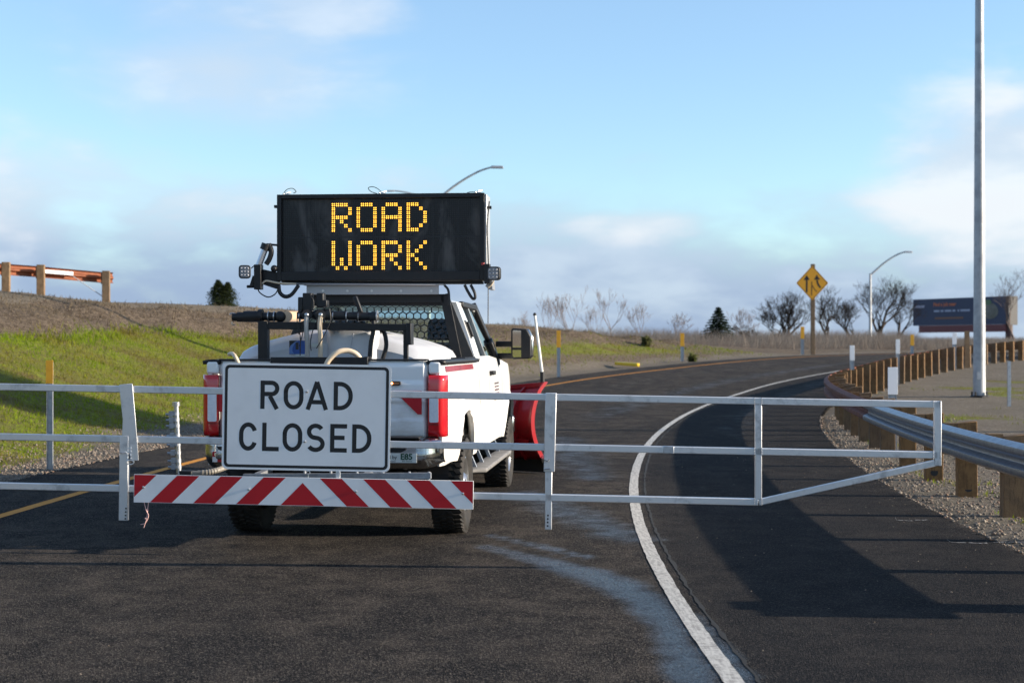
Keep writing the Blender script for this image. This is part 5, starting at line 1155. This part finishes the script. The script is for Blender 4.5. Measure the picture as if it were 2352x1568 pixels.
for pts, r_, m_ in (([(591, 655), (596, 671), (615, 682), (632, 675), (641, 658)], .006, 'black'), ([(640, 655), (643, 672), (655, 681), (670, 676), (686, 655)], .019, 'black'), ([(1021, 655), (1030, 668), (1032, 700)], .012, 'black'),
                    ([(1067, 654), (1075, 670), (1085, 685), (1091, 684), (1090, 672), (1081, 654)], .014, 'black'), ([(577, 616), (590, 607), (600, 617)], .005, 'black'), ([(1124, 462), (1119, 520), (1121, 580), (1122, 612)], .006, 'black'),
                    ([(594, 648), (602, 651), (612, 645), (640, 650), (680, 652)], .010, 'hosebeige'), ([(1134, 645), (1128, 655), (1121, 660)], .008, 'hosebeige')):
    wr = MB(); wr.tube(bez([L(*p) for p in pts], 6), r_, 8); wr.build('cable', M[m_], sgn_, smooth=60)
for (x, pts) in ((662, [(652, 443), (660, 435), (672, 433), (680, 440), (674, 444)]), (870, [(878, 443), (868, 434), (856, 429), (846, 432), (852, 440), (866, 445)]), (1090, [(1098, 443), (1088, 441), (1075, 442), (1073, 446)])):
    mb = MB(); mb.tube(bez([L(px, py, MBb+.1) for px, py in pts], 6), .0035, 6); mb.build('lanyard', M['black'], sgn_)
    q = L(pts[0][0] if x != 662 else 658, 445, MBb+.1); mb = MB(); mb.bx(q.x-.03, q.x+.03, q.y-.03, q.y+.03, az1, az1+.022); mb.cyl((q.x-.02, q.y-.03, az1+.012), (q.x+.03, q.y+.03, az1+.034), .008, 8); mb.build('latch', M['steel'], sgn_)
mb = MB(); q = L(631, 473); mb.bx(q.x-.02, q.x+.03, MBb+.05, MBb+.1, q.z-.013, q.z+.013); mb.build('hinge_peg', M['black'], sgn_); mb = MB(); q = L(1122, 475); mb.bx(q.x-.02, q.x+.02, MBb+.05, MBb+.1, q.z-.013, q.z+.013); mb.build('hinge_peg', M['black'], sgn_)
# --- spray tank unit riding in the bed
sp_t = tthing('spray_tank', 'white plastic tank with black pipe frame and hoses riding in the truck bed', 'tank', 0, 0, .87)
def tank(u, v):
    # u along the bed, v across the top from left skirt to right skirt
    b = -.88+1.95*u; e = v*2-1; aa = .835*math.copysign(abs(e)**.9, e)
    top = np.interp(abs(aa), [0, .16, .30, .55, .70, .79, .835], [1.755, 1.755, 1.728, 1.668, 1.618, 1.565, 1.43])
    endr = min(u/.10, (1-u)/.10, 1); f = math.sqrt(max(0, 1-(1-endr)**2))
    return (aa*(.93+.07*f), b, 1.30+(top-1.30)*(.72+.28*f))
mb = MB(); mb.grid(tank, 40, 48); m_ = 49
mb.add([mb.v[j] for j in range(m_)]+[(mb.v[j][0], mb.v[j][1]-.008, .88) for j in range(m_)], [(j, j+1, m_+j+1, m_+j) for j in range(m_-1)])
k0 = 40*m_
mb.add([mb.v[k0+j] for j in range(m_)]+[(mb.v[k0+j][0], mb.v[k0+j][1], .88) for j in range(m_)], [(j, j+1, m_+j+1, m_+j) for j in range(m_-1)])
mb.build('tank', M['tank'], sp_t, smooth=40)
c0, c1 = tp(745, 757, -.95), tp(866, 830, -.95)
mb = MB()
def sump(u, v):
    ang = (v*2-1); a = c0.x+(c1.x-c0.x)*(v); w_ = abs(ang)**6; return (a, -.95+.10*w_+.06*max(0, u-.80)**2*25*.5, 1.30+(1.762-.012*ang*ang-1.30)*u)
mb.grid(sump, 14, 24)
mb.add([(c0.x+(c1.x-c0.x)*j/8, b, 1.763-.012*(j/4-1)**2) for b in (-.93, .4) for j in range(9)], [(j, j+1, 9+j+1, 9+j) for j in range(8)]); mb.build('sump', M['tank'], sp_t, smooth=50)
mb = MB(); mb.ball(tp(949-1176+1176-.0, 0, -.9)*0+Vector(tp(795+16, 767, -.965)), .007, 8); mb.tube([tp(811, 768, -.968), tp(807, 790, -.968), tp(803.5, 812, -.968)], .0025, 5); mb.build('sight_tube', M['galv'], sp_t)
# decal on the tank's rear
def on_tank(x0, x1, y0, y1, m, off, nm, par=sp_t, poly=None):
    mb = MB(); pts = poly or [(x0, y1), (x1, y1), (x1, y0), (x0, y0)]; q = [tp(x, y, -.89) for x, y in pts]
    mb.add([(p.x, -.893-off, p.z) for p in q]+[(p.x, -.888, p.z) for p in q], [tuple(range(len(q)))]+[(i, (i+1) % len(q), len(q)+(i+1) % len(q), len(q)+i) for i in range(len(q))]); return mb.build(nm, m, par)
dcl = on_tank(665, 702, 782, 813, M['blue'], .003, 'decal')
on_tank(0, 0, 0, 0, M['signblack'], .0045, 'decal_corner', dcl, [(665, 798), (677, 789), (683, 782), (665, 782)])
on_tank(0, 0, 0, 0, M['bluelight'], .0060, 'decal_swoosh', dcl, [(665.5, 812), (676, 813), (672, 806), (672, 799), (677, 790), (685, 783), (679, 784), (668, 793), (665, 802)])
on_tank(716, 733, 788, 797, M['label'], .003, 'label'); on_tank(679, 700, 813, 818, M['label'], .003, 'label')
# black hoop frame
FB = -1.02
fa, fc = tp(606, 746, FB), tp(936.5, 751, FB)
mb = MB(); mb.bx(tp(595, 0, FB).x, tp(617, 0, FB).x, FB-.04, FB+.04, 1.0, tp(0, 738.5, FB).z); mb.bx(tp(927, 0, FB).x, tp(938, 0, FB).x, FB-.02, FB+.02, 1.0, tp(0, 745, FB).z)
p = [(617, 738.5), (938, 744.5), (938, 760), (617, 756)]; mb.prism([(tp(x, y, FB).x, tp(x, y, FB).z) for x, y in p][::-1], lambda u, v, d: (u, d, v), FB-.036, FB+.036)
mb.bx(tp(935, 0, FB).x, tp(946, 0, FB).x, FB-.05, FB+.10, tp(0, 792, FB).z, tp(0, 743.5, FB).z); mb.build('frame', M['blackmetal'], sp_t, bevel=.004)
# manifold
VB = -.98
def X(px): return 419.3+.26737*px
def Yp(py): return 628.9+.26737*py
def vp(px, py, b=VB): return tp(X(px), Yp(py), b)
def hp(mb, px0, px1, py, r0, r1=None): a, b = vp(px0, py), vp(px1, py); mb.tube([a, (b.x, b.y, a.z+(b.z-a.z))], [r0, r0 if r1 is None else r1], 14)
mb = MB()
for a in ((430, 470, 372, .032), (470, 530, 370, .040), (530, 655, 366, .046), (655, 690, 362, .056), (690, 745, 366, .033), (745, 752, 366, .037), (752, 800, 367, .036)): hp(mb, *a)
mb.ball(vp(840, 368), .047, 16); mb.build('hose_coupling', M['black'], sp_t, smooth=50); mb = MB()
for a in ((990, 1020, 356, .030), (1020, 1075, 352, .038), (1075, 1140, 352, .030), (1140, 1235, 350, .042), (1235, 1275, 352, .047), (1275, 1300, 352, .034), (1300, 1395, 360, .038), (1395, 1430, 362, .030), (1430, 1500, 362, .034), (1500, 1530, 364, .042), (1530, 1610, 366, .036)): hp(mb, *a)
mb.ball(vp(1640, 372), .048, 16)
for px in (1068, 1185): mb.tube([vp(px, 352, VB-.0), vp(px, 352, VB-.06)], .044, 16)
mb.build('manifold', M['black'], sp_t, smooth=50)
for px in (1066, 1185): mb = MB(); mb.ball(vp(px, 352, VB-.075), .020, 12); mb.build('pipe_cap', M['steel'], sp_t, smooth=50)
for px in (740, 790, 1008, 1297, 1412, 1515, 1672): mb = MB(); mb.tube([vp(px-4, 365), vp(px+4, 365)], .050 if px > 1600 else .042, 16); mb.build('pipe_clamp', M['steel'], sp_t, smooth=50)
for pts, r_ in (([(405, 350), (425, 338), (460, 345)], .006), ([(425, 410), (427, 435), (450, 436)], .004)): mb = MB(); mb.tube(bez([vp(*p) for p in pts], 4), r_, 6); mb.build('coupling_latch', M['steel'], sp_t)
mb = MB()
for (x0, x1, y0, y1) in ((1160, 1220, 165, 290), (1205, 1250, 225, 285)): a, b = vp(x0, y1), vp(x1, y0); mb.bx(a.x, b.x, VB-.045, VB+.05, a.z, b.z)
mb.build('valve_actuator', M['black'], sp_t, bevel=.008)
mb = MB()
for (x0, x1, y0, y1) in ((1040, 1118, 165, 318), (1000, 1041, 200, 330)): a, b = vp(x0, y1), vp(x1, y0); mb.bx(a.x, b.x, VB-.045, VB+.05, a.z, b.z)
mb.build('valve_actuator', M['black'], sp_t, bevel=.008)
mb = MB(); mb.bar(vp(1535, 335), vp(1480, 195), .035, .045, up=(0, 1, 0)); mb.build('lever', M['black'], sp_t, bevel=.008)
mb = MB(); mb.tube([vp(893, 366), tp(688, 727, .2)], [.045, .050], 14); mb.build('hose', mat('tan_pipe', (.62, .43, .28), .5), sp_t, smooth=50)
mb = MB(); mb.tube(bez([vp(1066, 370, VB-.08), vp(1062, 470, VB-.08), vp(1072, 600, VB-.06), vp(1070, 720, VB-.04)], 6), .019, 12); mb.build('hose', M['hoseclear'], sp_t, smooth=60)
mb = MB(); mb.tube(bez([vp(1185, 370, VB-.08), vp(1177, 450, VB-.08), vp(1186, 560, VB-.07), vp(1184, 720, VB-.05)], 6), .019, 12); mb.build('hose', M['hosebeige'], sp_t, smooth=60)
for pts in ([(1640, 400), (1638, 490), (1618, 600), (1607, 730)], [(1695, 470), (1735, 510), (1750, 610), (1732, 690), (1715, 740)]):
    mb = MB(); mb.tube(bez([vp(*p, VB-.05 if pts[0][0] < 1650 else VB+.03) for p in pts], 6), .018, 12); mb.build('hose', M['black'], sp_t, smooth=60)
mb = MB(); mb.tube(bez([vp(1225, 800, -1.26), vp(1260, 735, -1.26), vp(1330, 672, -1.25), vp(1410, 658, -1.22), vp(1480, 680, -1.2), vp(1520, 722, -1.18), vp(1535, 780, -1.18)], 8), .021, 14); mb.build('hose', M['hosebeige'], sp_t, smooth=60)
mb = MB(); mb.tube(bez([vp(400, 690, -1.1), vp(425, 684, -1.15), vp(448, 705, -1.26), vp(470, 745, -1.27), vp(492, 800, -1.27)], 8), .016, 12); mb.build('hose', M['hosebeige'], sp_t, smooth=60)
mb = MB()
for pts in ([(1020, 270), (1000, 420), (1012, 560), (1010, 700)], [(1138, 420), (1110, 520), (1098, 600), (1105, 660)], [(1262, 300), (1270, 400), (1215, 530), (1150, 640)], [(1100, 190), (1125, 230), (1122, 300), (1090, 330)], [(1048, 430), (1030, 520), (1005, 620)], [(985, 330), (985, 420), (1000, 520)]):
    mb.tube(bez([vp(*p, VB-.09) for p in pts], 6), .0045, 6)
mb.bx(vp(995, 0).x, vp(1018, 0).x, VB-.10, VB-.08, vp(0, 650).z, vp(0, 590).z)
mb.build('wiring', M['black'], sp_t)
# spray bar under the bumper with its folded nozzle arm at the left
SB = -1.62
mb = MB(); p0, p1 = tp(560, 1092, SB), tp(990, 1096, SB); zz = .475
zb0 = tp(700, 1100, SB).z; zb1 = tp(980, 1101, SB).z
mb.bar((p0.x, SB, zb0+.015), (p1.x, SB, zb0+.035), .05, .045)
for px in (700, 760, 820, 880, 940, 985): q = tp(px, 1095, SB); mb.cyl((q.x, SB, zb0-.06), (q.x, SB, zb0+.065), .010, 8)
for a in (-.42, .42): mb.bar((a, SB, zb0+.02), (a, -1.2, .62), .05, .05)
sbr = mb.build('spray_bar', M['galv'], tk)
q0, q1 = tp(405.5, 1085, SB), tp(404.5, 932, SB)
mb = MB(); mb.tube([(q0.x+.02, SB, q0.z), (q1.x, SB, q1.z)], .020, 14); mb.tube([(q1.x, SB, q1.z), (q1.x, SB, q1.z+.03)], .030, 14); mb.tube([(q0.x+.02, SB, q0.z), (q0.x+.05, SB, q0.z-.05)], .03, 12)
mb.build('nozzle_pipe', M['steel'], sbr, smooth=50)
for k, py in enumerate((950, 963.5, 977, 1000, 1020, 1039, 1057, 1071)):
    q = tp(401, py, SB); cxp = q1.x+(q0.x+.02-q1.x)*(py-932)/153
    mb = MB(); mb.tube([(cxp-.005, SB, q.z-.012), (cxp-.005, SB, q.z+.012)], .026, 12); mb.bx(cxp-.055, cxp-.02, SB-.02, SB+.02, q.z-.020, q.z+.020); mb.cyl((cxp-.085, SB, q.z-.004), (cxp-.05, SB, q.z-.004), .009, 8); mb.build('nozzle', M['galv'], sbr)
mb = MB(); mb.tube(bez([tp(418, 1089, SB), tp(470, 1085, SB), tp(500, 1079, SB+.05), tp(530, 1068, SB+.2), tp(560, 1060, SB+.35)], 10), [.021+.003*(i % 2) for i in range(41)], 12); mb.build('hose', mat('ribbed_hose', (.22, .20, .17), .5), sbr, smooth=20)
mb = MB(); a_, b_ = tp(413, 1092, SB), tp(440, 1080, SB); mb.bx(a_.x, b_.x+.01, SB-.03, SB+.03, a_.z-.03, b_.z); mb.build('valve_block', M['black'], sbr, bevel=.008)
# --- snow plow in front
pl = tthing('snow_plow', 'red V shaped snow plow with marker rod mounted on the front of the truck', 'snow plow', 0, 5.5, 0)
def mold(s):
    def f(u, v):
        d = u*1.335; sw = math.radians(24); nx, ny_ = s*math.sin(sw), math.cos(sw)
        a = s*math.cos(sw)*d; b = 6.02-math.sin(sw)*d; z = .20+(.86+.12*u)*v; t = (v-.5)*2; o_ = .30*t*t-.05+(.05*max(0, v-.9)/.1)
        return (a+nx*o_, b+ny_*o_, z)
    return f
for s in (-1, 1):
    f = mold(s); mb = MB(); mb.grid(f, 16, 20); w_ = mb.build('moldboard', M['red'], pl, smooth=50, solid=.015)
    mb = MB(); sw = math.radians(24); nb = Vector((-s*math.sin(sw), -math.cos(sw), 0)); al = Vector((s*math.cos(sw), -math.sin(sw), 0)); n = 20
    vs_ = []
    for j in range(n+1):
        p = Vector(f(1, j/n)); vs_ += [p+al*.004, p+al*.004+nb*.085, p-al*.012+nb*.085, p-al*.012]
    mb.add(vs_, [(4*j+k, 4*j+(k+1) % 4, 4*j+4+(k+1) % 4, 4*j+4+k) for j in range(n) for k in range(4)]+[(0, 3, 2, 1), (4*n, 4*n+1, 4*n+2, 4*n+3)]); mb.build('end_rib', M['red'], w_)
    mb = MB()
    for u0 in (.1, .45, .8):
        vs_ = []
        for j in range(n+1):
            p = Vector(f(u0, j/n)); dep = .05+.08*math.sin(PI*j/n); vs_ += [p, p+nb*dep, p+nb*dep+al*.02, p+al*.02]
        mb.add(vs_, [(4*j+k, 4*j+(k+1) % 4, 4*j+4+(k+1) % 4, 4*j+4+k) for j in range(n) for k in range(4)])
    p0, p1 = Vector(f(.02, .97)), Vector(f(.99, .97)); mb.bar(p0+nb*.03, p1+nb*.03, .06, .05); p0, p1 = Vector(f(.02, .45)), Vector(f(.95, .25)); mb.bar(p0+nb*.07, p1+nb*.07, .06, .05); mb.build('rib', M['red'], w_)
    mb = MB(); p0, p1 = Vector(f(0, 0)), Vector(f(1, 0)); mb.bar(p0-UP*.07, p1-UP*.07, .02, .16); mb.build('cutting_edge', M['blackmetal'], w_)
    q = Vector(f(.95, 1)); e = tp(1228.5, 722, q.y) if s > 0 else q+Vector((-.05, 0, .85))
    mb = MB(); mb.tube([q+Vector((0, -.02, .08)), Vector((e.x if s > 0 else q.x-.05, q.y-.02, e.z))], [.019, .016], 10); rd = mb.build('marker_rod', mat('rod_pale', (.72, .70, .64), .4), pl, smooth=50)
    mb = MB(); mb.tube([q+Vector((0, -.02, -.05)), q+Vector((-.003*s, -.02, .13))], .028, 10); mb.ball((e.x if s > 0 else q.x-.05, q.y-.02, e.z), .022, 10); mb.build('rod_grip', M['black'], rd, smooth=50)
    if s > 0:
        mb = MB(); mb.lathe(Vector(f(1.0, .02))+nb*.05+al*.01, al, [(.05, 0), (.05, .05)], 14); mb.build('shoe_bolt', M['steel'], w_)
        c_ = Vector(f(.70, .62))+nb*.02; fx = lambda u, v, d: c_+al*u+UP*v+nb*(d+.012+u*0)
        mb = MB()
        for a0 in (0, 180): mb.add([fx(.0, 0, 0)]+[fx(.055*math.cos(math.radians(a0+t)), .07*math.sin(math.radians(a0+t)), 0) for t in range(10, 82, 10)], [tuple(range(9))])
        mb.build('round_emblem', M['refwhite'], w_)
mb = MB(); mb.bx(-.35, .35, 5.15, 5.75, .40, .52); mb.bx(-.30, .30, 5.2, 5.35, .5, 1.05); mb.bar((-.2, 5.3, 1.0), (-.1, 5.95, .7), .06, .06); mb.cyl((0, 5.6, .45), (0, 6.0, .5), .08, 12); mb.cyl((0, 6.0, .25), (0, 6.0, 1.0), .05, 12)
for s in (-1, 1): mb.bar((s*.3, 5.4, .46), (s*.8, 5.70, .5), .06, .06)
mb.build('mount', M['blackmetal'], pl)
